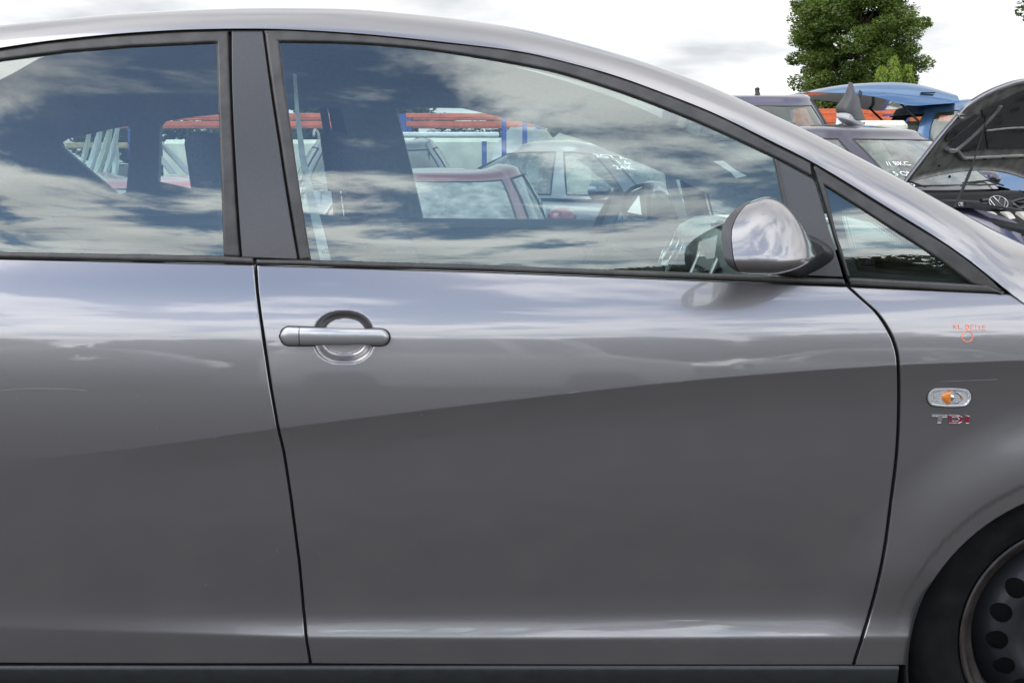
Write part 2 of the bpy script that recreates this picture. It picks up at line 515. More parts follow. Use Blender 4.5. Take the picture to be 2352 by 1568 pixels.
# ================================================================== THE GREY HATCHBACK
# traced outlines, in pixels of a 2352 x 1568 view of the photograph
F_TR = [(-1000, 330), (-800, 262), (-500, 190), (-250, 150), (-60, 121), (0, 110), (100, 95), (250, 79), (400, 69), (527, 66), (604, 66), (679, 68), (837, 78), (995, 94), (1204, 118),
        (1410, 171), (1633, 255), (1778, 328), (1864, 369), (1934, 412), (2060, 490), (2180, 562), (2266, 627), (2317, 674), (2420, 745)]
G_TR = [(-1000, 270), (-800, 200), (-500, 135), (-250, 95), (-60, 68), (0, 57), (276, 31), (450, 22), (602, 18), (813, 19), (1034, 40), (1204, 65), (1350, 103), (1500, 148), (1633, 197),
        (1867, 306), (2074, 414), (2258, 516), (2352, 562), (2420, 600)]
BELT = [(-1000, 560), (-500, 578), (0, 594), (560, 606), (1118, 624), (1501, 639), (1942, 656), (2317, 674), (2420, 682), (3000, 770), (3300, 850)]
CREASE = [(-1000, 1150), (-500, 1115), (0, 1062), (300, 1030), (640, 982), (1000, 937), (1295, 903), (1490, 882), (1673, 865), (1860, 851), (2057, 839), (2352, 829), (2700, 835), (3300, 870)]
KICK = [(-1000, 1425), (0, 1440), (300, 1450), (700, 1462), (1300, 1466), (1940, 1468), (3300, 1470)]
def world_line(tr, Y):
    w = [P(px, py, Y) for px, py in tr]
    return np.array([p[0] for p in w]), np.array([p[2] for p in w])
def smooth_interp(tr, Y):
    xs, zs = world_line(tr, Y)
    fx = np.linspace(xs[0], xs[-1], 800)
    fz = np.interp(fx, xs, zs)
    k = np.hanning(31); k /= k.sum()
    pad = np.concatenate([fz[0] + (fz[0] - fz[1:16][::-1]), fz, fz[-1] + (fz[-1] - fz[-16:-1][::-1])])
    sz = np.convolve(pad, k, 'valid')
    return lambda x: np.interp(x, fx, sz)
zb_f = smooth_interp(BELT, 0.03); zc_f = smooth_interp(CREASE, 0.0); zk_f = smooth_interp(KICK, 0.02)
Z_H = P(1176, 782, 0.005)[2]
tg = np.linspace(0, 1.6, 1601)
kr = np.interp(tg, [0, .05, .17, .30, .6, .82, .90, .950, 1.0, 1.015, 1.6], [-.22, -.19, -.085, -.06, -.11, -.10, -.01, .22, .28, -.12, -.13])
kl = np.interp(tg, [0, .10, .3, .6, .82, .90, .975, 1.0, 1.03, 1.6], [-.07, -.10, -.09, -.10, -.085, -.05, .03, .03, -.10, -.12])
Ir = np.concatenate([[0], np.cumsum((kr[1:] + kr[:-1]) / 2 * (tg[1] - tg[0]))])
Il = np.concatenate([[0], np.cumsum((kl[1:] + kl[:-1]) / 2 * (tg[1] - tg[0]))])
AC = P(2520, 1530, 0.0); ARCH = (AC[0], AC[2]); ARCH_R = 434 / F_PX * 2.62     # front wheel opening
RARCH = (ARCH[0] - 2.80, ARCH[1])
def sstep(a, b, x):
    t = np.clip((x - a) / (b - a), 0, 1); return t * t * (3 - 2 * t)
def U_(z):
    d = z - Z_H
    return np.where(d > 0, .11 * d + 1.30 * d * d, .11 * d + .33 * d * d)
HX, HY0, HZ = P(789, 775, 0.0)
def S(x, z, recess=True):
    """side surface of the body: depth Y at length x and height z"""
    x = np.asarray(x, float); z = np.asarray(z, float)
    zb, zc, zk = zb_f(x), zc_f(x), zk_f(x)
    up = U_(np.minimum(z, zb))
    t = np.clip((zc - z) / (zc - zk), 0, 1.6)
    wgt = sstep(P(-100, 0, 0)[0], P(800, 0, 0)[0], x)
    I = Ir_f(t) * wgt + Il_f(t) * (1 - wgt)
    low = U_(zc) - (zc - zk) * I
    y = np.where(z < zc, low, up)
    # greenhouse
    h = np.maximum(z - zb, 0)
    s0 = np.interp(x, [-1.2, -.5, .2, .6, 1.2], [.13, .12, .085, .06, .05])
    y = y + s0 * h + .46 * h * h
    # gentle curvature along the car, tighter towards the ends
    y = y + .010 * x * x + .10 * np.maximum(x - 1.15, 0) ** 2 + .10 * np.maximum(-x - 1.0, 0) ** 2
    # wheel arch flares
    for cx, cz, fw in ((ARCH[0], ARCH[1], .20), (RARCH[0], RARCH[1], .05)):
        r = np.hypot(x - cx, z - cz)
        fl = 1 - sstep(ARCH_R + .035, ARCH_R + fw, r)
        lip = sstep(ARCH_R + .042, ARCH_R + .030, r)
        vert = sstep(zc + .02, zc - .08, z) * sstep(zk - .02, zk + .16, z)
        y = y - vert * (.021 * fl - .003 * lip)
    if recess:
        ex = np.abs((x - HX) / .0625) ; ez = np.abs((z - HZ) / .053)
        e = (ex ** 2.35 + ez ** 2.35) ** (1 / 2.35)
        y = y + .020 * sstep(1.02, .66, e)
        # shallow seat round the two ends of the handle
        ex = np.maximum(np.abs(x - P(769, 0, 0)[0] ) - .085, 0); e2 = np.hypot(ex, z - HZ - .002)
    return y
def Ir_f(t): return np.interp(t, tg, Ir)
def Il_f(t): return np.interp(t, tg, Il)
def NRM(x, z, e=0.0006):
    sx = (S(x + e, z) - S(x - e, z)) / (2 * e); sz = (S(x, z + e) - S(x, z - e)) / (2 * e)
    n = np.stack([sx, -np.ones_like(sx), sz], -1)
    return n / np.linalg.norm(n, axis=-1)[..., None]
def xz(tr, off=0.0):
    """pixels -> (x, z) on the side surface"""
    res = []
    for px, py in tr:
        Y = 0.03
        for _ in range(12):
            p = P(px, py, Y); Y = float(S(p[0], p[2], False)) + off
        res.append((p[0], p[2]))
    return np.array(res)
YMID = 0.885
CAR = empty('hatchback', (0.35, YMID, 0), 0, 'grey metallic five-door hatchback filling the foreground, seen from its right side', 'car')
CAR_OFF = Vector(CAR.location)
def home(o, root=CAR_OFF):
    """geometry is made in world coordinates: shift it to the thing's base"""
    me = o.data
    n = len(me.vertices)
    co = np.empty(n * 3, np.float32); me.vertices.foreach_get('co', co)
    co = co.reshape(-1, 3) - np.array(root, np.float32)
    me.vertices.foreach_set('co', co.ravel()); me.update()
    return o
def mirror_copy(o, parent, name=None):
    """the same part on the far side of the car"""
    me = o.data.copy(); n = len(me.vertices)
    co = np.empty(n * 3, np.float32); me.vertices.foreach_get('co', co); co = co.reshape(-1, 3)
    co[:, 1] *= -1
    me.vertices.foreach_set('co', co.ravel()); me.flip_normals(); me.update()
    c = bpy.data.objects.new(name or o.name.split('.')[0], me)
    return link(c, parent)
def panel(name, outline, mat, parent, off=0.0, holes=(), hem=0.0028, hemd=None, depth=0.014, grid=0.012, step=0.008, lines=(), fine=None, raw=False):
    """a shell cut out of the side surface, with rolled edges"""
    o = resample(outline, step)
    if area2(o) < 0: o = o[::-1]
    oi, outd = inset(o, hem)
    holes_r = []
    for h in holes:
        hr = resample(h, step)
        holes_r.append(hr)
    ex = list(lines)
    if fine is not None:
        (cx, cz, rx, rz, st) = fine
        gx, gz = np.meshgrid(np.arange(cx - rx, cx + rx, st), np.arange(cz - rz, cz + rz, st))
        ex.append(np.stack([gx.ravel(), gz.ravel()], 1))
    V2, T = triangulate(oi, holes_r, grid, ex)
    V = np.stack([V2[:, 0], S(V2[:, 0], V2[:, 1]) + off, V2[:, 1]], 1)
    N = NRM(V2[:, 0], V2[:, 1])
    faces = [tuple(f) for f in T]
    hd = hem if hemd is None else hemd
    n0 = len(oi); base = len(V)
    no = np.stack([outd[:, 0], np.zeros(n0), outd[:, 1]], 1)
    no /= np.linalg.norm(no, axis=1)[:, None] + 1e-9
    ns = NRM(oi[:, 0], oi[:, 1])
    prof = [(0.0, 0.0, 0.0), (.38, .08, .42), (.75, .36, .85), (1.0, 1.0, 1.45), (1.0, None, 1.57)]
    rings = []; rn = []
    for a, d, ang in prof:
        q = oi + (o - oi) * a
        yy = S(oi[:, 0], oi[:, 1]) + off + (hd * d if d is not None else depth)
        rings.append(np.stack([q[:, 0], yy, q[:, 1]], 1))
        rn.append(ns * math.cos(ang) + no * math.sin(ang))
    Vs = [V]; Ns = [N]
    for i in range(len(rings)):
        Vs.append(rings[i]); Ns.append(rn[i])
    for i in range(len(rings) - 1):
        for j in range(n0):
            a = base + i * n0 + j; b_ = base + i * n0 + (j + 1) % n0
            faces.append((a, b_, b_ + n0, a + n0))
    V = np.concatenate(Vs); N = np.concatenate(Ns)
    ob = mesh_normals(name, V, faces, N, mat, parent)
    return home(ob) if not raw else ob
def crease_rows(x0, x1):
    rows = []
    for f in (zc_f, zk_f):
        for d, st in ((.0016, .006), (-.0016, .006), (.006, .008), (-.006, .008)):
            xs = np.arange(x0, x1, st); rows.append(np.stack([xs, f(xs) + d], 1))
    return rows
def W(*a, **k): return xz(list(a), **k)

rear_door_o = xz([(-320, 587), (0, 595), (583, 608), (588, 670), (600, 760), (619, 890), (636, 985), (649, 1040), (666, 1150), (684, 1290), (694, 1400), (699, 1455), (710, 1523),
                  (-60, 1521), (-130, 1500), (-165, 1440), (-200, 1340), (-262, 1215), (-330, 1130), (-400, 1075), (-395, 900), (-380, 700)])
front_edge = spline([(1945, 658), (1975, 686), (2009, 717), (2033, 751), (2051, 789), (2060, 837), (2061, 946), (2056, 1045), (2044, 1144), (2026, 1275), (1998, 1394), (1957, 1526)], 4)
front_door_o = xz([(590, 609), (1118, 625), (1501, 640)] + front_edge + [(716, 1523), (705, 1455), (700, 1400), (690, 1290), (672, 1150), (655, 1040), (642, 985), (625, 890), (606, 760), (594, 670)])
fe2 = [(px + 7, py + (1 if i > 0 else 1)) for i, (px, py) in enumerate(front_edge)]
def arc(c, r, a0, a1, n):
    return [(c[0] + r * math.cos(a), c[1] + r * math.sin(a)) for a in np.linspace(a0, a1, n)]
fen = [tuple(p) for p in xz([(2352, 679), (2420, 684), (2700, 722), (3000, 772), (3180, 815), (3220, 900), (3230, 1100)])]
left_foot = xz([(2085, 1527)])[0]
a_start = math.atan2(left_foot[1] - ARCH[1], left_foot[0] - ARCH[0])
fender_o = [tuple(p) for p in xz(fe2)][::-1] + [tuple(p) for p in xz([(2317, 675)])] + fen + \
    [(ARCH[0] + ARCH_R + .12, ARCH[1] + .05), (ARCH[0] + ARCH_R + .02, ARCH[1] - .02)] + arc(ARCH, ARCH_R, 0, math.pi, 50) + [tuple(left_foot)]
fender_o = [fender_o[-1]] + fender_o[:-1]
quarter_o = [tuple(p) for p in xz([(-326, 587), (-388, 700), (-402, 900), (-407, 1072), (-338, 1126)])] + arc(RARCH, ARCH_R, 0.78, math.pi, 40) + \
    [tuple(p) for p in xz([(-1330, 1560), (-1380, 1300), (-1370, 900), (-1330, 640), (-1200, 560), (-700, 566)])]

fd = panel('front_door', front_door_o, M['paint'], CAR, lines=crease_rows(-.6, .9), fine=(HX - .01, HZ, .115, .06, .0028), grid=.010)
rd = panel('rear_door', rear_door_o, M['paint'], CAR, lines=crease_rows(-1.5, -.35))
ff = panel('front_fender', fender_o, M['paint'], CAR, lines=crease_rows(.6, 1.9), grid=.008)
rq = panel('rear_quarter_panel', quarter_o, M['paint'], CAR, lines=crease_rows(-2.6, -1.3))

# dark structure behind the gaps
back_o = xz([(-400, 600), (1940, 650), (2320, 690), (2900, 780), (2900, 1100)]).tolist() + arc(ARCH, ARCH_R + .012, 0.3, math.pi, 30) + \
    [tuple(p) for p in xz([(2040, 1534), (-60, 1534), (-130, 1480), (-300, 1100)])]
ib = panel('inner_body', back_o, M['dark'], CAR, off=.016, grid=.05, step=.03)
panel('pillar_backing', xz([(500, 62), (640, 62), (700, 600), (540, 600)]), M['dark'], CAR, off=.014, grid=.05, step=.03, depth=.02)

# sill
sl = MB()
xs = np.linspace(RARCH[0] + ARCH_R * .9, P(2084, 1530, -.01)[0], 60)
rings = []
for x in xs:
    y0 = .03
    for _ in range(6):
        z0 = P(1176, 1530, y0)[2]; y0 = float(S(x, z0 + .01, False)) - .003
    rings.append([(x, y0 + .03, z0 + .001), (x, y0 + .006, z0 + .001), (x, y0 + .002, z0), (x, y0, z0 - .003), (x, y0 - .001, z0 - .008), (x, y0 + .012, z0 - .05),
                  (x, y0 + .03, z0 - .10), (x, y0 + .06, z0 - .125), (x, y0 + .2, z0 - .13)])
sl.loft(rings, closed_ring=False)
sill = home(sl.build('sill', M['sill'], CAR, ang=50))

# ---- greenhouse trim
def band(name, tr, mat, off=-.002, hem=.003, hemd=None, depth=.012, grid=.02, parent=CAR, step=.008, **k):
    return panel(name, xz(tr), mat, parent, off=off, hem=hem, hemd=hemd, depth=depth, grid=grid, step=step, **k)
top_r = [(-400, 186), (-250, 164), (-60, 129), (0, 118), (100, 102), (250, 86), (400, 76), (524, 72)]
in_r = [(497, 98), (300, 107), (150, 119), (0, 139), (-60, 150), (-250, 186), (-400, 212)]
rear_seal = band('window_seal', top_r + [(528, 200), (537, 400), (551, 592), (514, 590), (508, 400), (500, 180)] + in_r, M['rubber'], -.003, .0065, .004, parent=rd)
bp = band('pillar_cover', [(531, 71), (603, 71), (612, 140), (640, 330), (670, 520), (684, 597), (555, 592), (542, 400), (532, 200)], M['pillar'], .001, .003, .0035, parent=CAR)
up_f = spline([(607, 71), (679, 72), (837, 82), (995, 98), (1204, 123), (1410, 176), (1633, 260), (1778, 333), (1862, 374)], 4)
lo_f = spline([(641, 96), (797, 99), (916, 107), (1034, 121), (1204, 150), (1304, 173), (1460, 224), (1633, 294), (1778, 362), (1866, 407)], 4)
front_seal = band('window_seal', up_f + lo_f[::-1] + [(650, 180), (672, 330), (700, 520), (713, 598), (688, 598), (675, 520), (645, 330), (616, 140)], M['rubber'], -.003, .0065, .004, parent=fd)
sail = band('mirror_sail', [(1782, 366), (1866, 411), (1873, 422), (1905, 530), (1937, 637), (1846, 633), (1806, 471)], M['pillar'], .000, .002, parent=fd)
band('glass_run', [(1778, 364), (1784, 366), (1809, 471), (1852, 633), (1843, 633), (1801, 471)], M['rubber'], -.004, .002, .003, parent=fd)
# black line between roof and seals
F_low = [(px, py + 8) for px, py in F_TR if -500 <= px <= 2300]
band('drip_channel', [(px, py - 6) for px, py in F_TR if -500 <= px <= 2317] + F_low[::-1], M['dark'], .006, .001, grid=.03)
# quarter window surround
out_q = spline([(1873, 380), (1934, 417), (2060, 495), (2180, 567), (2266, 632), (2306, 671)], 4)
in_q = spline([(1895, 427), (1960, 468), (2060, 533), (2140, 585), (2232, 652)], 4)
qs = band('quarter_window_seal', out_q + [(2240, 655)] + in_q[::-1] + [(1920, 530), (1954, 637), (1945, 638), (1912, 530), (1880, 422), (1868, 384)], M['rubber'], -.002, .005, .004, grid=.012, parent=CAR)
# belt mouldings
bm_r = band('belt_moulding', [(-400, 566), (0, 579), (514, 588), (581, 592), (584, 607), (560, 605), (0, 593), (-400, 580)], M['rubber'], -.006, .006, .005, parent=rd)
bm_f = band('belt_moulding', [(589, 596), (700, 597), (1118, 609), (1501, 623), (1938, 640), (1943, 655), (1501, 638), (1118, 623), (589, 607)], M['rubber'], -.006, .006, .005, parent=fd)
bm_q = band('quarter_moulding', [(1947, 641), (1953, 638), (2232, 653), (2268, 655), (2312, 674), (1952, 656)], M['rubber'], -.005, .005, .004, parent=CAR)
# panes
def pane(name, tr, parent, off=.006, mat=None, grid=.04):
    return panel(name, xz(tr), mat or M['glass'], parent, off=off, hem=.001, depth=.0035, grid=grid, step=.02)
w_r = pane('window_pane', [(-420, 205), (-250, 180), (-60, 143), (0, 132), (150, 112), (300, 101), (505, 92), (512, 300), (522, 594), (-420, 575)], rd)
w_f = pane('window_pane', [(632, 90), (797, 93), (916, 101), (1034, 115), (1204, 144), (1304, 167), (1460, 218), (1633, 288), (1790, 364), (1815, 471), (1856, 640), (1501, 630), (1118, 615), (704, 602), (690, 520), (664, 330), (642, 180)], fd)
w_q = pane('quarter_window', [(1888, 420), (1960, 462), (2060, 527), (2140, 580), (2240, 655), (1949, 642)], CAR)
# printed black edge of the quarter window
clear = spline([(1936, 482), (1952, 480), (2010, 512), (2080, 562), (2140, 605), (2176, 633), (2178, 637), (2100, 633), (1990, 624), (1968, 617), (1950, 560), (1934, 500)], 3)
fr_out = xz([(1888, 420), (1960, 462), (2060, 527), (2140, 580), (2240, 655), (1949, 642)], .012)
fr_in = xz(clear, .012)
fo = resample(fr_out, .01)
V2, T = triangulate(fo if area2(fo) > 0 else fo[::-1], [np.asarray(fr_in)], .03)
Vq = np.stack([V2[:, 0], S(V2[:, 0], V2[:, 1]) + .0115, V2[:, 1]], 1)
home(mesh_normals('black_print', Vq, T, NRM(V2[:, 0], V2[:, 1]), M['dark'], CAR))
dots = MB()
ci = resample(fr_in, .0042)
if area2(ci) < 0: ci = ci[::-1]
for row, (dd, rr) in enumerate(((.0022, .0016), (.0054, .0012), (.0086, .0009), (.0118, .0006))):
    q, _ = inset(ci, dd)
    for i, (x, z) in enumerate(q):
        if row % 2: x += .0021
        y = float(S(x, z)) + .0112
        dots.add([(x + rr * math.cos(a), y, z + rr * math.sin(a)) for a in np.linspace(0, 2 * math.pi, 7)[:-1]], [tuple(range(6))])
tag(home(dots.build('halftone_dots', M['dark'], CAR, smooth=False, recalc=False)), kind='stuff')

# ---- roof with rails, A pillar and windscreen: one section at each station along the car
YC = 0.885
x_st = np.linspace(P(-1000, 300, .2)[0], P(2416, 600, .2)[0], 150)
fx = xz(F_TR); gxp = [g[0] for g in G_TR]; gyp = [g[1] for g in G_TR]
def fine_line(pts, n=600):
    xs = np.linspace(pts[0][0], pts[-1][0], n); zs = np.interp(xs, [p[0] for p in pts], [p[1] for p in pts])
    k = np.hanning(25); k /= k.sum()
    pad = np.concatenate([2 * zs[0] - zs[1:13][::-1], zs, 2 * zs[-1] - zs[-13:-1][::-1]])
    return xs, np.convolve(pad, k, 'valid')
Fx, Fz = fine_line([tuple(p) for p in fx]); Gx, Gy = fine_line(list(zip(gxp, gyp)))
HEADER_X = P(1130, 60, .3)[0]
rail_sec = []
for x in x_st:
    z0 = float(np.interp(x, Fx, Fz)); y0 = float(S(x, z0)) - .004
    t0 = math.atan(float((S(x, z0) - S(x, z0 - .01)) / .01)) + .10
    t1 = R(85)
    def sec(Rr, n=18):
        taus = np.linspace(t0, t1, n)
        return y0 + Rr * (math.cos(t0) - np.cos(taus)), z0 + Rr * (np.sin(taus) - math.sin(t0))
    lo, hi = .01, .6
    for _ in range(30):
        mid = (lo + hi) / 2
        yy, zz = sec(mid)
        px, py = proj(x, yy, zz)
        i = int(np.argmin(py))
        if py[i] > np.interp(px[i], Gx, Gy): lo = mid
        else: hi = mid
    yy, zz = sec((lo + hi) / 2)
    rail_sec.append((x, yy, zz))
# even out the radii along the car
RY = np.array([s[1] for s in rail_sec]); RZ = np.array([s[2] for s in rail_sec])
k = np.hanning(9); k /= k.sum()
for A_ in (RY, RZ):
    for c in range(A_.shape[1]):
        col = A_[:, c]; pad = np.concatenate([2 * col[0] - col[1:5][::-1], col, 2 * col[-1] - col[-5:-1][::-1]])
        A_[:, c] = np.convolve(pad, k, 'valid')
def bow_z(x, y, ye, ze):
    b = .035 - .045 * float(sstep(HEADER_X - .05, HEADER_X + .7, np.array(x)))
    u = (y - ye) / (YC - ye)
    return ze + b * (1 - (1 - u) ** 2)
# body-coloured rail (roof edge + A pillar), near and far, turned under at the lower edge
rl = MB(); rings = []
for i, x in enumerate(x_st):
    pts = [(x, RY[i, 0] + .014, RZ[i, 0] + .001), (x, RY[i, 0] + .003, RZ[i, 0] - .0012)]
    pts += [(x, RY[i, c], RZ[i, c]) for c in range(RY.shape[1])]
    ye, ze = RY[i, -1], RZ[i, -1]
    pts.append((x, ye + .02, bow_z(x, ye + .02, ye, ze)))
    rings.append(pts)
rl.loft(rings, closed_ring=False)
rail = home(rl.build('roof_rail', M['paint'], CAR, ang=60))
rf = MB(); rings = []
for i, x in enumerate(x_st):
    if x > HEADER_X: break
    ye, ze = RY[i, -1], RZ[i, -1]
    rings.append([(x, y, bow_z(x, y, ye, ze)) for y in list(np.linspace(ye + .02, YC, 12))] + [(x, 2 * YC - y, bow_z(x, y, ye, ze)) for y in list(np.linspace(ye + .02, YC, 12))[::-1][1:]])
rf.loft(rings, closed_ring=False)
home(rf.build('roof', M['paint'], CAR, ang=60))
hl = MB(); hl.loft([[(p[0], p[1], p[2] - .03) for p in r] for r in rings], closed_ring=False)
home(hl.build('headliner', M['trim'], CAR))
wsn = MB(); rings = []
for i, x in enumerate(x_st):
    if x < HEADER_X - .02: continue
    ye, ze = RY[i, -1], RZ[i, -1]
    ys = np.linspace(ye + .02, YC, 12)
    rings.append([(x, y, bow_z(x, y, ye, ze)) for y in ys] + [(x, 2 * YC - y, bow_z(x, y, ye, ze)) for y in ys[::-1][1:]])
wsn.loft(rings, closed_ring=False)
wscreen = home(wsn.build('windscreen', M['screen'], CAR, ang=60))
# inner trim under the rail on both sides (light grey)
it = MB(); rings = []
for i, x in enumerate(x_st):
    if x < P(-420, 0, 0)[0]: continue
    rings.append([(x, RY[i, 0] + .022, RZ[i, 0] - .012), (x, RY[i, 0] + .05, RZ[i, 0] - .030), (x, RY[i, 8] + .06, RZ[i, 8] - .028), (x, RY[i, -1] + .07, RZ[i, -1] - .022), (x, RY[i, -1] + .11, RZ[i, -1] - .006)])
it.loft(rings, closed_ring=False)
rtrim = home(it.build('rail_trim', M['trim'], CAR, ang=60))

# ---- bonnet, nose, tail (mostly outside the photograph)
hd = MB(); rings = []
for px in np.linspace(2330, 3200, 24):
    x = P(px, 690, .03)[0]; zt = float(zb_f(x)); y0 = float(S(x, zt)) + .012
    f = min(1, (px - 2330) / 870)
    ye = y0 + .06
    ring = [(x, y0, zt + .002), (x, y0 + .02, zt + .014)]
    for y in np.linspace(ye, YC, 8): ring.append((x, y, zt + .03 + .05 * (1 - ((YC - y) / (YC - ye)) ** 2)))
    ring += [(p[0], 2 * YC - p[1], p[2]) for p in ring[::-1][1:]]
    rings.append(ring)
hd.loft(rings, closed_ring=False); home(hd.build('bonnet', M['paint'], CAR, ang=60))
x_n = P(3190, 900, .1)[0]; yn = float(S(x_n, .7))
nz = MB(); rings = []
for z, dx in ((float(zb_f(x_n)) + .02, -.02), (.78, .06), (.62, .16), (.45, .2), (.28, .17), (.18, .1)):
    r_ = [(x_n, yn + .01, z)]
    for u in np.linspace(.03, .97, 14):
        r_.append((x_n + dx + .17 * (1 - abs(2 * u - 1) ** 3.0), yn + u * 2 * (YC - yn), z))
    r_.append((x_n, 2 * YC - yn - .01, z)); rings.append(r_)
nz.loft(rings, closed_ring=False); home(nz.build('front_bumper', M['paint'], CAR, ang=60))
x_t = float(quarter_o[-4][0])
tl = MB(); rings = []
xr0, zr0 = x_st[0], RZ[0, -1] + .03
for z, dx, ye in ((.2, .03, .07), (.45, -.06, .03), (.62, -.05, .03), (.8, .0, .03), (1.02, .02, .06), (1.2, .18, .12), (1.36, .40, .2)):
    r_ = []
    for u in np.linspace(0, 1, 16):
        r_.append((x_t + dx - .10 * (1 - abs(2 * u - 1) ** 4), ye + u * 2 * (YC - ye), z))
    rings.append(r_)
tl.loft(rings, closed_ring=False); home(tl.build('tailgate', M['paint'], CAR, ang=60))
def xz_far(tr, ins=.06):
    """pixels -> (x, z) on the inner face of the far side"""
    res = []
    for px, py in tr:
        Y = 1.6
        for _ in range(12):
            p = P(px, py, Y); Y = 2 * YC - float(S(p[0], p[2], False)) - ins
        res.append((p[0], p[2]))
    return np.array(res)
rear_q = xz_far(spline([(150, 318), (240, 298), (284, 290), (296, 296), (298, 312), (290, 430), (283, 443), (272, 446), (258, 438), (138, 336), (134, 328)], 4))
cp = panel('rear_pillar', xz([(-326, 582), (-1200, 556), (-1150, 420), (-985, 330), (-800, 266), (-500, 195), (-420, 182)]), M['paint'], CAR, grid=.03, holes=[rear_q])
rq_out, _ = inset(rear_q if area2(rear_q) > 0 else rear_q[::-1], -.012)
w_rq = panel('rear_quarter_window', rq_out, M['glass'], CAR, off=.008, hem=.001, depth=.003, grid=.04, step=.02)

# ---- far side: mirrored skins, with real openings where the windows are
for o in (fd, rd, ff, rq, sill, rail, rtrim, cp):
    mirror_copy(o, CAR)
for o in (rear_seal, front_seal, sail, bm_r, bm_f):
    mirror_copy(o, CAR)
mirror_copy(w_rq, CAR); mirror_copy(bp, CAR); mirror_copy(qs, CAR); mirror_copy(w_q, CAR); mirror_copy(w_r, CAR); mirror_copy(w_f, CAR)
# ================================================================== DETAILS OF THE HATCHBACK
def hm(mb, name, mat, parent=CAR, **k):
    return home(mb.build(name, mat, parent, **k))

# ---- inner trim of the far side with its window openings
def far_plate(name, outline, holes, mat, ins=.055, grid=.03, thick=.012):
    o = resample(outline, .02)
    if area2(o) < 0: o = o[::-1]
    hs = []
    for h in holes:
        h = resample(h, .015)
        hs.append(h if area2(h) > 0 else h[::-1])
    V2, T = triangulate(o, hs, grid)
    n = len(V2)
    Y = 2 * YC - S(V2[:, 0], V2[:, 1], False) - ins
    N = NRM(V2[:, 0], V2[:, 1]); N[:, 1] *= -1
    V = np.stack([V2[:, 0], Y, V2[:, 1]], 1)
    faces = [tuple(f) for f in T]; Vs = [V]; Ns = [-N]
    base = n
    for h in hs:
        _, dr = inset(h, .001)
        for th in (0, .030):
            yy = 2 * YC - S(h[:, 0], h[:, 1], False) - ins + th
            Vs.append(np.stack([h[:, 0], yy, h[:, 1]], 1)); Ns.append(np.stack([-dr[:, 0], 0 * dr[:, 0] - .3, -dr[:, 1]], 1))
        for j in range(len(h)):
            a = base + j; b_ = base + (j + 1) % len(h)
            faces.append((a, b_, b_ + len(h), a + len(h)))
        base += 2 * len(h)
    return home(mesh_normals(name, np.concatenate(Vs), faces, np.concatenate(Ns), mat, CAR))
h_front = xz_far([(909, 250), (918, 246), (1060, 248), (1225, 285), (1350, 325), (1440, 362), (1530, 399), (1534, 432), (1548, 475), (1566, 514), (972, 506), (940, 370)])
h_rear = xz_far([(362, 418), (366, 290), (376, 278), (440, 268), (560, 256), (700, 248), (776, 248), (784, 254), (800, 320), (826, 420), (840, 503), (600, 480), (470, 440)])
h_q = xz_far([(1553, 413), (1560, 412), (1640, 452), (1716, 492), (1580, 497)])
far_plate('upper_trim', xz_far([(-300, 175), (0, 160), (200, 170), (420, 182), (600, 174), (800, 174), (1000, 180), (1200, 212), (1400, 276), (1560, 352), (1800, 500), (1900, 560), (1900, 620), (1000, 600), (-300, 560)]),
          [h_front, h_rear, h_q, rear_q], M['trim'])
dl = MB()
xs = np.linspace(-1.6, .72, 30); rings = []
for x in xs:
    zt = P(1176, 508 + 6 * x, 1.62)[2] + .002
    rings.append([(x, 1.655, zt + .004), (x, 1.60, zt + .004), (x, 1.56, zt - .02), (x, 1.54, zt - .12), (x, 1.56, .3), (x, 1.60, .25)])
dl.loft(rings, closed_ring=False); hm(dl, 'door_card', M['trimdark'])
dn = MB(); rings = []
for x in np.linspace(-1.6, .72, 30):
    zt = float(zb_f(x)) - .028
    y0 = float(S(x, zt, False))
    rings.append([(x, y0 + .03, zt), (x, y0 + .085, zt - .004), (x, y0 + .11, zt - .04), (x, y0 + .10, .5), (x, y0 + .06, .25)])
dn.loft(rings, closed_ring=False); hm(dn, 'door_card', M['trimdark'])
fl = MB().box((-.4, YC, .30), (2.2, 1.55, .04)); hm(fl, 'cabin_floor', M['trimdark'])
bulk = MB().box((.95, YC, .62), (.05, 1.15, .7)); hm(bulk, 'bulkhead', M['trimdark'])

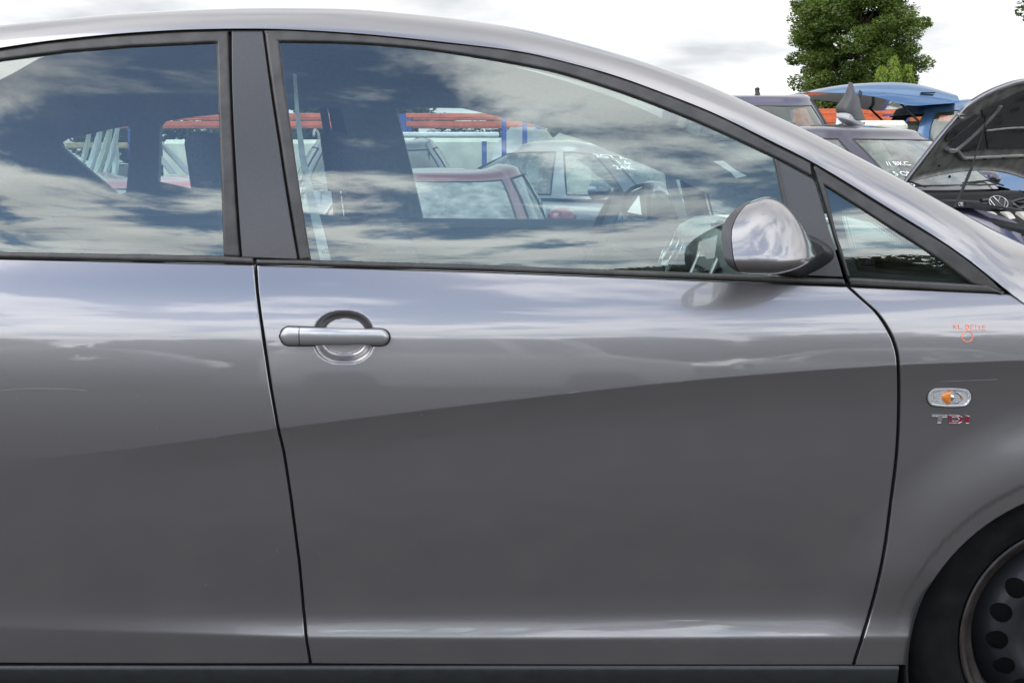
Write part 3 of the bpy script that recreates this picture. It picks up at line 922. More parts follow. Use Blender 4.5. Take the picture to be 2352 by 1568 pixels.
# ---- seats
def rounded_slab(c_low, c_high, w0, w1, t0, t1, y, n=14, fwd=.0):
    rings = []
    for i in range(n):
        u = i / (n - 1)
        cap = math.sqrt(max(0.02, 1 - max(0, (u - .86) / .14) ** 2 * .97))
        w = (w0 + (w1 - w0) * u) * (.9 + .1 * cap) / 2; t = (t0 + (t1 - t0) * u) * cap / 2
        cx = c_low[0] + (c_high[0] - c_low[0]) * u + fwd * math.sin(u * math.pi); cz = c_low[1] + (c_high[1] - c_low[1]) * u
        ring = []
        for j in range(24):
            a = 2 * math.pi * j / 24
            ca, sa = math.cos(a), math.sin(a)
            ring.append((cx + t * abs(ca) ** .7 * (1 if ca > 0 else -1), y + w * abs(sa) ** .55 * (1 if sa > 0 else -1), cz))
        rings.append(ring)
    return rings
def seat(xh, y, zt, w=.5):
    """front seat: xh is the headrest's rear edge"""
    mb = MB()
    mb.loft(rounded_slab((xh + .42, .52), (xh + .13, zt - .14), w, w * .8, .17, .10, y, fwd=-.01), caps=True)
    s = hm(mb, 'seat', M['seat'])
    c = MB(); rings = []
    for i in range(12):
        u = i / 11; x = xh + .30 + .55 * u
        zt2 = .60 + .05 * math.sin(u * 3.0); r_ = []
        for j in range(16):
            a = 2 * math.pi * j / 16
            r_.append((x, y + w / 2 * math.cos(a) * (1 if u < .9 else .93), zt2 - .07 + .075 * math.sin(a)))
        rings.append(r_)
    c.loft(rings, caps=True); hm(c, 'seat_cushion', M['seat'], s)
    h = MB(); h.loft(rounded_slab((xh + .09, zt - .17), (xh + .06, zt), .26, .22, .10, .085, y), caps=True)
    hm(h, 'headrest', M['seat'], s)
    for d in (-.06, .06):
        hm(MB().tube([(xh + .11, y + d, zt - .26), (xh + .09, y + d, zt - .12)], .006), 'headrest_post', M['chrome'], s)
    s.matrix_parent_inverse = Matrix()
    return s
seat(-.765, .46, 1.285)
seat(-.575, 1.27, 1.305)
rb = MB(); rb.loft(rounded_slab((-1.12, .55), (-1.42, 1.02), 1.25, 1.2, .2, .14, YC), caps=True)
rs = hm(rb, 'rear_seat', M['seat'])
for y in (.5, .9, 1.28):
    h = MB(); h.loft(rounded_slab((-1.43, 1.02), (-1.46, 1.17), .26, .2, .1, .08, y), caps=True)
    hm(h, 'headrest', M['seat'], rs)
# grey seat belt beside the near B pillar
bt = MB()
bl = [P(*p) for p in ((676, 170, .30), (682, 260, .27), (694, 360, .23), (712, 450, .20), (734, 540, .175), (752, 620, .16), (760, 700, .15))]
rings = [[(p[0] - w, p[1], p[2]), (p[0] + w, p[1] + .01, p[2])] for p, w in zip(bl, (.003, .004, .006, .008, .010, .011, .011))]
bt.loft(rings, closed_ring=False); hm(bt, 'seat_belt', plain('grey_belt', (.32, .34, .34), .7))

# ---- dashboard
db = MB(); rings = []
for y in np.linspace(.09, 1.68, 34):
    v = abs(y - YC) / .8
    zt = 1.065 - .02 * v * v; xb = .50 + .03 * v
    if 1.05 < y < 1.5: xb -= .03 * math.sin((y - 1.05) / .45 * math.pi); zt += .01 * math.sin((y - 1.05) / .45 * math.pi)
    rings.append([(1.12, y, zt - .05), (.95, y, zt - .005), (.75, y, zt), (xb + .06, y, zt - .012), (xb + .015, y, zt - .035), (xb, y, zt - .06), (xb + .03, y, zt - .12),
                  (xb + .02, y, zt - .2), (xb + .06, y, zt - .32), (xb + .2, y, zt - .45)])
db.loft(rings, closed_ring=False); dsh = hm(db, 'dashboard', M['dash'], ang=60)
# centre stack, leaning, with its silver surround, vents and knobs
def stack_pt(u, v, d=0.0):   # u across the car, v up the stack
    return (.455 + .11 * v - d, YC - .02 + u, .80 + .26 * v)
st = MB()
loop = [(.13 * abs(math.cos(a)) ** .7 * (1 if math.cos(a) > 0 else -1) * (1.15 + .1 * math.sin(a)), .5 + .52 * abs(math.sin(a)) ** .8 * (1 if math.sin(a) > 0 else -1)) for a in np.linspace(0, 2 * math.pi, 41)[:-1]]
st.add([stack_pt(u, v, .004) for u, v in loop], [tuple(range(40))])
stk = hm(st, 'centre_stack', M['dashlight'], dsh, smooth=False)
sr = MB(); sr.tube([stack_pt(u, v, .006) for u, v in loop], .0065, closed=True); hm(sr, 'silver_surround', M['satin'], dsh)
vt = MB()
for k in (-1, 1):
    for j in range(4):
        c = stack_pt(.06 * k, .80 + .045 * j, .01); vt.box(c, (.012, .10, .004))
    vt.box(stack_pt(.06 * k, .87, .005), (.006, .105, .05))
tag(hm(vt, 'air_vents', M['black'], dsh), kind='stuff')
kb = MB()
for k in range(3):
    c = stack_pt(-.07 + .07 * k, .30, .01)
    kb.tube([c, (c[0] - .02, c[1], c[2] + .004)], .02, 14)
for k in range(4):
    kb.box(stack_pt(-.08 + .053 * k, .52, .009), (.008, .032, .012))
tag(hm(kb, 'knobs', M['black'], dsh), kind='stuff')
# instrument pods with chrome rings
for k, (yy, rr) in enumerate(((1.19, .062), (1.30, .075), (1.41, .055))):
    c = Vector((.475, yy, .955))
    ax = Vector((0, 1, 0)); up = Vector((.42, 0, .907))
    ring = [c + ax * rr * math.cos(a) + up * rr * math.sin(a) for a in np.linspace(0, 2 * math.pi, 33)[:-1]]
    rg = MB(); rg.tube(ring, .003, closed=True); rg.loft([ring, [p + Vector((.05, 0, 0)) for p in ring]]); hm(rg, 'gauge_ring', M['satin'], dsh)
    dsc = MB(); dsc.add([p + Vector((.03, 0, 0)) for p in ring], [tuple(range(32))]); hm(dsc, 'gauge_face', M['black'], dsh, smooth=False)
# steering wheel
wc = Vector((.235, 1.28, .955)); wx = Vector((0, 1, 0)); wu = Vector((.42, 0, .908))
rim_pts = [wc + wx * .185 * math.cos(a) + wu * .185 * math.sin(a) for a in np.linspace(0, 2 * math.pi, 49)[:-1]]
sw = MB(); sw.tube(rim_pts, .0165, 12, closed=True); swo = hm(sw, 'steering_wheel', M['trimdark'])
sp = MB(); wn_ = wx.cross(wu)
hubc = wc + wn_ * .03
sp.tube([hubc - wn_ * .03, hubc, hubc + wn_ * .025], [.07, .075, .05], 20)
for a in (0, math.pi, -math.pi / 2):
    sp.tube([hubc, wc + (wx * math.cos(a) + wu * math.sin(a)) * .18], [.026, .014], 8)
sp.tube([hubc, hubc + Vector((.28, 0, -.1))], .035, 12)
hm(sp, 'spokes', M['trimdark'], swo)
# papers: on the dashboard, and stuck to the screen
pp = MB()
a, b_, c, d = P(1590, 459, .95), P(1722, 460, 1.1), P(1640, 478, .78), P(1655, 466, 1.0)
zt = 1.071
def on_dash(px, py):
    dd = P(px, py, 2.0); e = Vector(dd) - Vector(CAM); s_ = (zt - CAM[2]) / e.z
    return tuple(Vector(CAM) + e * s_)
q = [(.60, .62, zt), (.83, .72, zt + .004), (.78, .98, zt + .002), (.54, .92, zt + .006)]
pp.add(q, [(0, 1, 2, 3)]); 
lp = hm(pp, 'paper_sheet', M['paper'], smooth=False)
stp = MB()
def on_screen(px, py):
    """where the line of sight meets the windscreen from inside"""
    best = None
    for Y in np.linspace(.12, .8, 240):
        p = P(px, py, Y)
        i = int(np.clip(np.searchsorted(x_st, p[0]), 1, len(x_st) - 1))
        ye, ze = RY[i, -1], RZ[i, -1]
        if p[1] > ye:
            zz = bow_z(p[0], p[1], ye, ze)
            if p[2] >= zz - .006: return (p[0], p[1], p[2])
    p = P(px, py, .42); return p
s1 = [on_screen(*p) for p in ((1638, 371), (1661, 369), (1692, 392), (1716, 404), (1690, 409), (1676, 394))]
stp.add(s1, [(0, 1, 2, 3, 4, 5)])
hm(stp, 'windscreen_sticker', M['paper'], smooth=False)
# ---- door handle
hb = MB()
def hpt(px, py, Y): return P(px, py, Y)
y_s = float(S(HX, HZ, False))
def bar(px0, px1, n=26, inset_=1.0, end0=True, end1=True):
    rings = []
    for i in range(n):
        u = i / (n - 1)
        px = px0 + (px1 - px0) * (0.5 - 0.5 * math.cos(u * math.pi))
        g = (px - 645) / (893 - 645)
        yc_px = 771.5 + 3.0 * g; half = 21.5 - 3.0 * g
        d0 = (px - 645); d1 = (893 - px); rad = 21.0
        e = 1.0
        if d0 < rad: e = math.sqrt(max(0.0, 1 - ((rad - d0) / rad) ** 2))
        if d1 < rad - 3: e = min(e, math.sqrt(max(0.0, 1 - ((rad - 3 - d1) / (rad - 3)) ** 2)))
        e = max(e, .02)
        prot = .017 + .017 * math.sin(max(0, min(1, g)) * math.pi) ** .8
        xw, _, zw = P(px, yc_px, y_s - prot)
        hh = half / F_PX * 2.6 * e; th = .0095
        ring = []
        for j in range(28):
            a = 2 * math.pi * j / 28; ca, sa = math.cos(a), math.sin(a)
            sy = abs(ca) ** .85 * (1 if ca > 0 else -1); sz = abs(sa) ** .75 * (1 if sa > 0 else -1)
            dep = th * (1 if sy < 0 else 1.3)
            yy = y_s - prot + sy * dep * (.55 + .45 * e)
            ring.append((xw, yy, zw + sz * hh))
        rings.append(ring)
    return rings
hb.loft(bar(689.5, 893), caps=True)
handle = home(hb.build('door_handle', M['handle'], fd, ang=50))
hc = MB(); hc.loft(bar(645, 687.5, 16), caps=True)
home(hc.build('lock_cap', M['handle'], fd, ang=50))
for px0, px1, o_ in ((641, 724, 0), (853, 898, 0)):
    hg = MB()
    rings = []
    for px in np.linspace(px0, px1, 16):
        g = (px - 645) / 248; c_ = 771.5 + 3 * g; half = 24.0 - 2.8 * g; rad = 23
        e = 1.0
        if px - 641 < rad: e = math.sqrt(max(0.0, 1 - ((rad - (px - 641)) / rad) ** 2))
        if 898 - px < rad: e = min(e, math.sqrt(max(0, 1 - ((rad - (898 - px)) / rad) ** 2)))
        e = max(.03, e)
        x, _, z = P(px, c_, y_s); hh = half / F_PX * 2.6 * e
        rings.append([(x, y_s + .006, z + hh), (x, y_s - .0035, z + hh), (x, y_s - .005, z + hh * .9), (x, y_s - .005, z - hh * .9), (x, y_s - .0035, z - hh), (x, y_s + .006, z - hh)])
    hg.loft(rings, closed_ring=False)
    home(hg.build('handle_gasket', M['black'], fd))

# ---- exterior mirror
MT = [(1657, 560, 560), (1660, 530, 590)]
mir = empty('wing_mirror'); mir.parent = CAR
mir.name = 'wing_mirror'
mir_parts = []
YM = -.135
def mirror_rings(s0, s1, n, grow=0.0):
    """stations from the rear opening (s=0) to the forward tip (s=1)"""
    rings = []
    top = spline([(1657, 466), (1690, 459), (1720, 455), (1757, 459), (1790, 470), (1822, 490), (1848, 516), (1866, 545), (1876, 566)], 6)
    bot = spline([(1657, 618), (1668, 625), (1690, 629), (1730, 630), (1775, 629), (1815, 621), (1845, 609), (1866, 594), (1877, 577)], 6)
    tx = [p[0] for p in top]; tz = [p[1] for p in top]; bx = [p[0] for p in bot]; bz = [p[1] for p in bot]
    for i in range(n):
        s = s0 + (s1 - s0) * i / (n - 1)
        f = 1 - (1 - s) ** 1.6 if s0 > .01 else s
        f = s
        px = 1657 + (1876.5 - 1657) * math.sin(f * math.pi / 2) ** 1.0
        yo = -.242 + .20 * (1 - math.cos(f * math.pi / 2)) ** 1.9 - grow        # outboard (towards the camera)
        YM = yo + .045
        zt_ = P(px, np.interp(px, tx, tz), YM)[2] + grow; zb_ = P(px, np.interp(px, bx, bz) + 3, YM)[2] - grow
        x = P(px, 540, yo + .02)[0]
        yi = -.028 - .01 * f
        if yo > yi - .012: yo = yi - .012
        cy, cz = (yo + yi) / 2, (zt_ + zb_) / 2; hy, hz = (yi - yo) / 2, (zt_ - zb_) / 2
        ring = []
        for j in range(56):
            a = 2 * math.pi * j / 56; ca, sa = math.cos(a), math.sin(a)
            yy = cy + hy * abs(ca) ** .64 * (1 if ca > 0 else -1)
            zz = cz + hz * abs(sa) ** (.72 if sa > 0 else .40) * (1 if sa > 0 else -1)
            # the rear edge leans: its middle stands furthest back
            v = (zz - cz) / max(hz, 1e-4)
            lean = (1 - f) ** 2 * (.040 * max(0, v) ** 2.0 + .014 * max(0, -v) ** 2.5 )
            out = (1 - f) * .018 * ((yy - yi) / (-.22)) 
            ring.append((x + lean + (1 - f) ** 1.5 * .33 * (yy - yo), yy + (yi - yy) / (yi - yo) * .062 * (1 - .5 * f) * max(0, (v + 1) / 2) ** 1.5, zz))
        rings.append(ring)
    return rings
cap = MB(); cap.loft(mirror_rings(.070, 1.0, 40), caps=False)
# close the tip
capr = mirror_rings(.070, 1.0, 40)[-1]
cap.add(capr, [tuple(range(56))])
mcap = hm(cap, 'mirror_cap', M['paint'], mir, ang=60)
bz_ = MB(); bz_.loft(mirror_rings(.0, .064, 6, .0004)); rr = mirror_rings(0, .064, 6, .0004)
inner = [((p[0] + .012), p[1] * 1 + 0, p[2]) for p in rr[0]]
cy = sum(p[1] for p in inner) / 56; cz = sum(p[2] for p in inner) / 56
inner = [(p[0], cy + (p[1] - cy) * .9, cz + (p[2] - cz) * .88) for p in inner]
bz_.loft([rr[0], inner]); bz_.add(rr[-1], [tuple(range(56))])
hm(bz_, 'mirror_bezel', M['pillar'], mir, ang=60)
mg = MB(); mg.add([(p[0] + .002, cy + (p[1] - cy) * .98, cz + (p[2] - cz) * .98) for p in inner], [tuple(range(56))])
hm(mg, 'mirror_glass', plain('mirror_silver', (.8, .82, .82), .01, 1.0, .01, 5), mir, smooth=False)
sm = MB(); sm.loft(mirror_rings(.058, .076, 3, -.0022)); hm(sm, 'cap_seam', M['dark'], mir)
# foot between cap and sail panel
ft = MB(); rings = []
for u in np.linspace(0, 1, 14):
    w = sstep(0, 1, u)
    pxc = 1800 + 26 * u; x0_, _, z0_ = P(1830 + 10 * u, 575 + 12 * u, -.10 + .15 * u)
    hx = .048 + .012 * (u - .5); hz = .026 + .020 * u
    yy = -.10 + .145 * u
    ring = []
    for j in range(28):
        a = 2 * math.pi * j / 28; ca, sa = math.cos(a), math.sin(a)
        tail = 1.0 + (.25 * max(0, ca))
        ring.append((x0_ + hx * tail * ca, yy, z0_ + hz * sa * (1 - .35 * max(0, ca) * (1 if sa < 0 else .6))))
    rings.append(ring)
ft.loft(rings, caps=True); hm(ft, 'mirror_foot', M['black'], mir, ang=60)
sl_ = MB()
ln = [(p[0], p[1] - .0006, p[2]) for p in []]
# far-side twin
mir2 = empty('wing_mirror'); mir2.parent = CAR
for o in list(mir.children):
    mirror_copy(o, mir2)

# ---- side indicator in the wing
IX, _, IZ = P(2180, 912, float(S(*xz([(2180, 912)])[0])))
IY = float(S(IX, IZ))
PXM = 2.6 / F_PX
def pill(hw, hh, n=40):
    r_ = []
    for j in range(n):
        a = 2 * math.pi * j / n; ca, sa = math.cos(a), math.sin(a)
        r_.append(((hw - hh) * (1 if ca > 0 else -1) * min(1, abs(ca) * 2.2) + hh * ca, hh * sa))
    return r_
tiltx = math.radians(-1.5)
def ipt(u, v, d): return (IX + u * math.cos(tiltx) - v * math.sin(tiltx), float(S(IX + u, IZ + v)) - d, IZ + v * math.cos(tiltx) + u * math.sin(tiltx))
ind = MB()
rings = [[ipt(u, v, d) for u, v in pill(hw * PXM, hh * PXM)] for hw, hh, d in ((54, 25.5, -.002), (54, 25.5, .001), (51.5, 23.5, .0015))]
ind.loft(rings); ino = hm(ind, 'side_indicator', M['black'])
ri = MB(); ri.loft([[ipt(u, v, d) for u, v in pill(hw * PXM, hh * PXM)] for hw, hh, d in ((51.5, 23.5, .001), (50.5, 22.5, .0048), (47, 19.5, .0052), (45.5, 18, .0036), (43.5, 16, .0012))])
home(ri.build('lens_rim', plain('clear_rim', (.62, .63, .64), .12, .5, .05, 90, coat=1), ino))
rf_ = MB()
pl = [ipt(u, v, .0006) for u, v in pill(44 * PXM, 16.5 * PXM)]
rf_.add(pl, [tuple(range(40))]); home(rf_.build('reflector', plain('reflector_silver', (.72, .73, .74), .35, .4, .06, 300), ino, smooth=False))
for k in range(7):
    r2 = MB(); v = (-13 + 4.4 * k) * PXM
    for a0, a1 in ((-38, -22), (10, 22)):
        r2.tube([ipt(a0 * PXM, v, .0010), ipt(a1 * PXM, v, .0010)], .0012, 6)
    tag(home(r2.build('reflector_ribs', M['satin'], ino)), kind='stuff')
bl_ = MB(); c0 = ipt(-17 * PXM, 0, .0012)
rings = []
for i in range(9):
    u = i / 8; r0 = 17 * PXM * math.sin(.35 + u * 1.25) 
    rings.append([(c0[0] + u * 19 * PXM, c0[1] + r0 * .22 * math.cos(a), c0[2] + r0 * math.sin(a)) for a in np.linspace(0, 2 * math.pi, 17)[:-1]])
bl_.loft(rings, caps=True); home(bl_.build('bulb', M['amber'], ino))
bb = MB(); c1 = ipt(3 * PXM, -1 * PXM, .0018)
rings = []
for i in range(8):
    t_ = i / 7 * math.pi; rings.append([(c1[0] - 9.5 * PXM * math.cos(t_), c1[1] + .003 * math.sin(t_) * math.cos(a), c1[2] + 9.5 * PXM * math.sin(t_) * math.sin(a)) for a in np.linspace(0, 2 * math.pi, 17)[:-1]])
bb.loft(rings); home(bb.build('bulb_cap', M['chrome'], ino))
cr = MB()
cr.tube([ipt(28 * PXM * math.cos(a) , 15 * PXM * math.sin(a), .0012) for a in np.linspace(-1.1, 1.1, 10)], .0022, 8)
home(cr.build('reflector_bow', M['satin'], ino))
dt = MB(); dt.box(ipt(30 * PXM, -3 * PXM, .0014), (.006, .001, .005)); home(dt.build('amber_spot', M['amber'], ino))
ln = MB(); lr = [[ipt(u, v, d) for u, v in pill(hw * PXM, hh * PXM)] for hw, hh, d in ((45.5, 18, .0036), (36, 12, .0052), (18, 5, .0060))]
ln.loft(lr); ln.add(lr[-1], [tuple(range(40))]); home(ln.build('lens', glass('lens_glass', (.97, .97, .97), 1.4, .01), ino))

# ---- engine badge
def letters(polys, mat_list, y_out, name='badge_letter'):
    for (pts, holes_, mt, edge) in polys:
        o = xz(pts); 
        if area2(o) < 0: o = o[::-1]
        hs = [xz(h) for h in holes_]
        hs = [h if area2(h) < 0 else h[::-1] for h in hs]
        V2, T = triangulate(o, hs, .02)
        n = len(V2); Y = S(V2[:, 0], V2[:, 1])
        mb = MB()
        mb.add([(V2[i, 0], Y[i] - y_out, V2[i, 1]) for i in range(n)], [tuple(int(k) for k in f) for f in T])
        for lp_ in [o] + hs:
            k = len(lp_); a = [(p[0], float(S(p[0], p[1])) - y_out, p[1]) for p in lp_]; b = [(p[0], float(S(p[0], p[1])), p[1]) for p in lp_]
            mb.loft([a, b])
        bo = hm(mb, name, mt, smooth=False)
        if edge:
            eg = MB()
            for lp_ in [o] + hs:
                eg.tube([(p[0], float(S(p[0], p[1])) - y_out, p[1]) for p in resample(lp_, .004)], .0004, 6, closed=True)
            hm(eg, 'letter_edge', M['chrome'], bo)
Tp = [(2141, 952), (2176, 953), (2175, 957), (2164, 957), (2161, 970), (2152, 970), (2155, 956), (2140, 955)]
Dp = [(2179, 953), (2202, 954), (2209, 957), (2211, 962), (2208, 968), (2200, 971), (2179, 970)]
Dh = [(2185.5, 957), (2199, 957.5), (2203, 962), (2200, 967), (2185.5, 966.5)]
Ip = [(2217, 954), (2226, 955), (2225, 971), (2217, 971)]
letters([(Tp, [], M['satin'], True), (Dp, [Dh], M['red'], True), (Ip, [], M['red'], True)], None, .0022)

# ---- orange marker writing and ring on the wing: "KL. DELLE"
mk = MB()
strokes = [[(2190, 744), (2191, 755)], [(2197, 744), (2191, 750), (2198, 755)], [(2201, 745), (2202, 755), (2207, 754)], [(2211, 755), (2212, 755)],
           [(2218, 745), (2219, 756)], [(2218, 745), (2224, 747), (2225, 753), (2219, 756)],
           [(2236, 746), (2230, 746), (2230, 756), (2237, 756)], [(2230, 751), (2235, 751)],
           [(2241, 746), (2241, 757), (2246, 757)], [(2249, 747), (2249, 757), (2254, 757)],
           [(2263, 747), (2257, 748), (2257, 757), (2264, 758)], [(2257, 752), (2262, 752)]]
for s_ in strokes:
    q = xz(s_); mk.tube([(p[0], float(S(p[0], p[1])) - .0002, p[1]) for p in q], .0010, 5)
ringp = [(2222 + (12.5 + .6 * math.sin(3 * a)) * math.cos(a), 772 + (12.5 - .5 * math.cos(2 * a)) * math.sin(a)) for a in np.linspace(0.1, 2 * math.pi + .05, 36)]
q = xz(ringp); mk.tube([(p[0], float(S(p[0], p[1])) - .0002, p[1]) for p in q], .0011, 5)
tag(hm(mk, 'marker_writing', M['orange_ink']), kind='stuff')
# ---- etched stamps in the glass
def stamp(lines, px, py, mat, off, name='glass_stamp'):
    mb = MB()
    for txt, dx, dy, size in lines:
        vs, fs = text_mesh(txt, size)
        c = xz([(px + dx, py + dy)], .01)[0]
        mb.add([(c[0] + v[0], float(S(c[0] + v[0], c[1] + v[1])) + off, c[1] + v[1]) for v in vs], fs)
    return tag(hm(mb, name, mat, smooth=False, recalc=False), kind='stuff')
stamp([("SEAT", 18, -8, .0085), ("SEKURIT", 18, -2, .0045), ("43R-000469", 18, 5, .005), ("DOT M4 AS2", 18, 10, .004), ("E1", -1, -3, .007)], 1977, 608, M['dark'], .0045)
rg = MB(); c = xz([(1976, 605)], .01)[0]
rg.tube([(c[0] + .0062 * math.cos(a), float(S(c[0], c[1])) + .0045, c[1] + .0062 * math.sin(a)) for a in np.linspace(0, 2 * math.pi, 21)[:-1]], .0004, 4, closed=True)
hm(rg, 'glass_stamp', M['dark'])
grey_etch = plain('grey_etch', (.20, .21, .21), .6)
stamp([("SIGLA", 12, -6, .006), ("SAFETY GLASS", 12, 0, .004), ("43R-001581", 12, 8, .0045), ("E1", -6, 7, .007)], 750, 572, grey_etch, .0045)

# ---- front wheel (and its rear twin)
def wheel(cx, cz, parent, y_face=.085):
    R_ = .375 if False else 0.372
    w = empty('wheel'); w.parent = parent
    prof = [(.245, .018), (.252, .004), (.262, -.004), (.285, -.010), (.315, -.008), (.345, .004), (.36, .018), (.368, .035), (.37, .06), (.37, .15), (.36, .17), (.25, .17)]
    mb = MB(); mb.loft([[(cx + r * math.cos(a), y_face + .0 + y, cz + r * math.sin(a)) for r, y in prof] for a in np.linspace(0, 2 * math.pi, 97)[:-1]], closed_ring=False, loop=True)
    hm(mb, 'tyre', M['tyre'], w, ang=70)
    prof = [(.247, .010), (.250, .001), (.246, -.002), (.238, .001), (.232, .016), (.226, .030), (.215, .034), (.208, .05), (.204, .09), (.20, .12)]
    mb = MB(); mb.loft([[(cx + r * math.cos(a), y_face + y, cz + r * math.sin(a)) for r, y in prof] for a in np.linspace(0, 2 * math.pi, 97)[:-1]], closed_ring=False, loop=True)
    hm(mb, 'rim', M['rimedge'], w, ang=50)
    # dished steel disc with round holes
    def yd(r): return y_face + np.interp(r, [0, .04, .055, .08, .10, .13, .165, .185, .206], [.055, .055, .03, .028, .036, .022, .030, .050, .075])
    circ = lambda c, r, n: np.array([(c[0] + r * math.cos(a), c[1] + r * math.sin(a)) for a in np.linspace(0, 2 * math.pi, n + 1)[:-1]])
    hs = [circ((.158 * math.cos(a), .158 * math.sin(a)), .0215, 16) for a in np.arange(16) * math.pi / 8 + .1]
    hs.append(circ((0, 0), .03, 20)); hs += [circ((.056 * math.cos(a), .056 * math.sin(a)), .009, 10) for a in np.arange(5) * 2 * math.pi / 5]
    V2, T = triangulate(circ((0, 0), .206, 64), hs, .012)
    rr_ = np.hypot(V2[:, 0], V2[:, 1])
    mb = MB(); mb.add([(cx + p[0], yd(r), cz + p[1]) for p, r in zip(V2, rr_)], [tuple(int(k) for k in f) for f in T])
    for h in hs:
        mb.loft([[(cx + p[0], float(yd(np.hypot(*p))), cz + p[1]) for p in h], [(cx + p[0] * .99, float(yd(np.hypot(*p))) + .006, cz + p[1] * .99) for p in h]])
    hm(mb, 'disc', M['rim'], w, ang=50)
    mb = MB(); mb.tube([(cx, y_face + .1, cz), (cx, y_face + .16, cz)], .19, 40); hm(mb, 'brake_drum', M['dark'], w)
    return w
WC = P(2470, 1462, .09)
wh = wheel(WC[0], WC[2], CAR)
for dx, far in ((-2.80, False), (0, True), (-2.80, True)):
    w2 = empty('wheel'); w2.parent = CAR
    for o in wh.children:
        if far: c = mirror_copy(o, w2)
        else:
            c = o.copy(); COL.objects.link(c); c.parent = w2
        c.location = (dx, 0, 0)
WHEEL_BOTTOM = WC[2] - .372
# wheel arch liners
for cx, cz in (ARCH, RARCH):
    lin = MB(); rings = []
    for a in np.linspace(-.25, math.pi + .25, 40):
        rings.append([(cx + (ARCH_R + .004) * math.cos(a), y, cz + (ARCH_R + .004) * math.sin(a)) for y in (.035, .1, .35)])
    lin.loft(rings, closed_ring=False)
    bk = [(cx + ARCH_R * math.cos(a), .34, cz + ARCH_R * math.sin(a)) for a in np.linspace(0, 2 * math.pi, 40)[:-1]]
    lin.add(bk, [tuple(range(39))])
    lo = hm(lin, 'arch_liner', M['dark']); mirror_copy(lo, CAR)
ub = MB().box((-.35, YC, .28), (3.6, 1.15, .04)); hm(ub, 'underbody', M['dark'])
print('wheel bottom z', WHEEL_BOTTOM, 'arch', ARCH, ARCH_R)

# chips and scratches in the paint
sc_ = MB()
rs = random.Random(4)
for pts in ([(1306, 903), (1318, 901), (1332, 899)], [(0, 897), (60, 892), (150, 893), (200, 897)], [(310, 905), (318, 912)], [(150, 1038), (153, 1041)], [(608, 925), (609, 935)], [(360, 980), (361, 986)],
            [(1490, 872), (1494, 871)], [(1560, 877), (1566, 877)], [(2160, 876), (2240, 873), (2290, 871)], [(636, 1258), (640, 1270)]):
    q = xz(spline(pts, 4) if len(pts) > 2 else pts)
    sc_.tube([(p[0], float(S(p[0], p[1])) + .0001, p[1]) for p in q], .00035, 4)
for _ in range(70):
    px, py = rs.uniform(0, 2050), rs.uniform(700, 1440)
    q = xz([(px, py), (px + rs.uniform(-4, 4), py + rs.uniform(-3, 3))])
    sc_.tube([(p[0], float(S(p[0], p[1])) + .0001, p[1]) for p in q], .00030, 4)
tag(hm(sc_, 'scratches', plain('scratch_grey', (.25, .25, .25), .6)), kind='stuff')
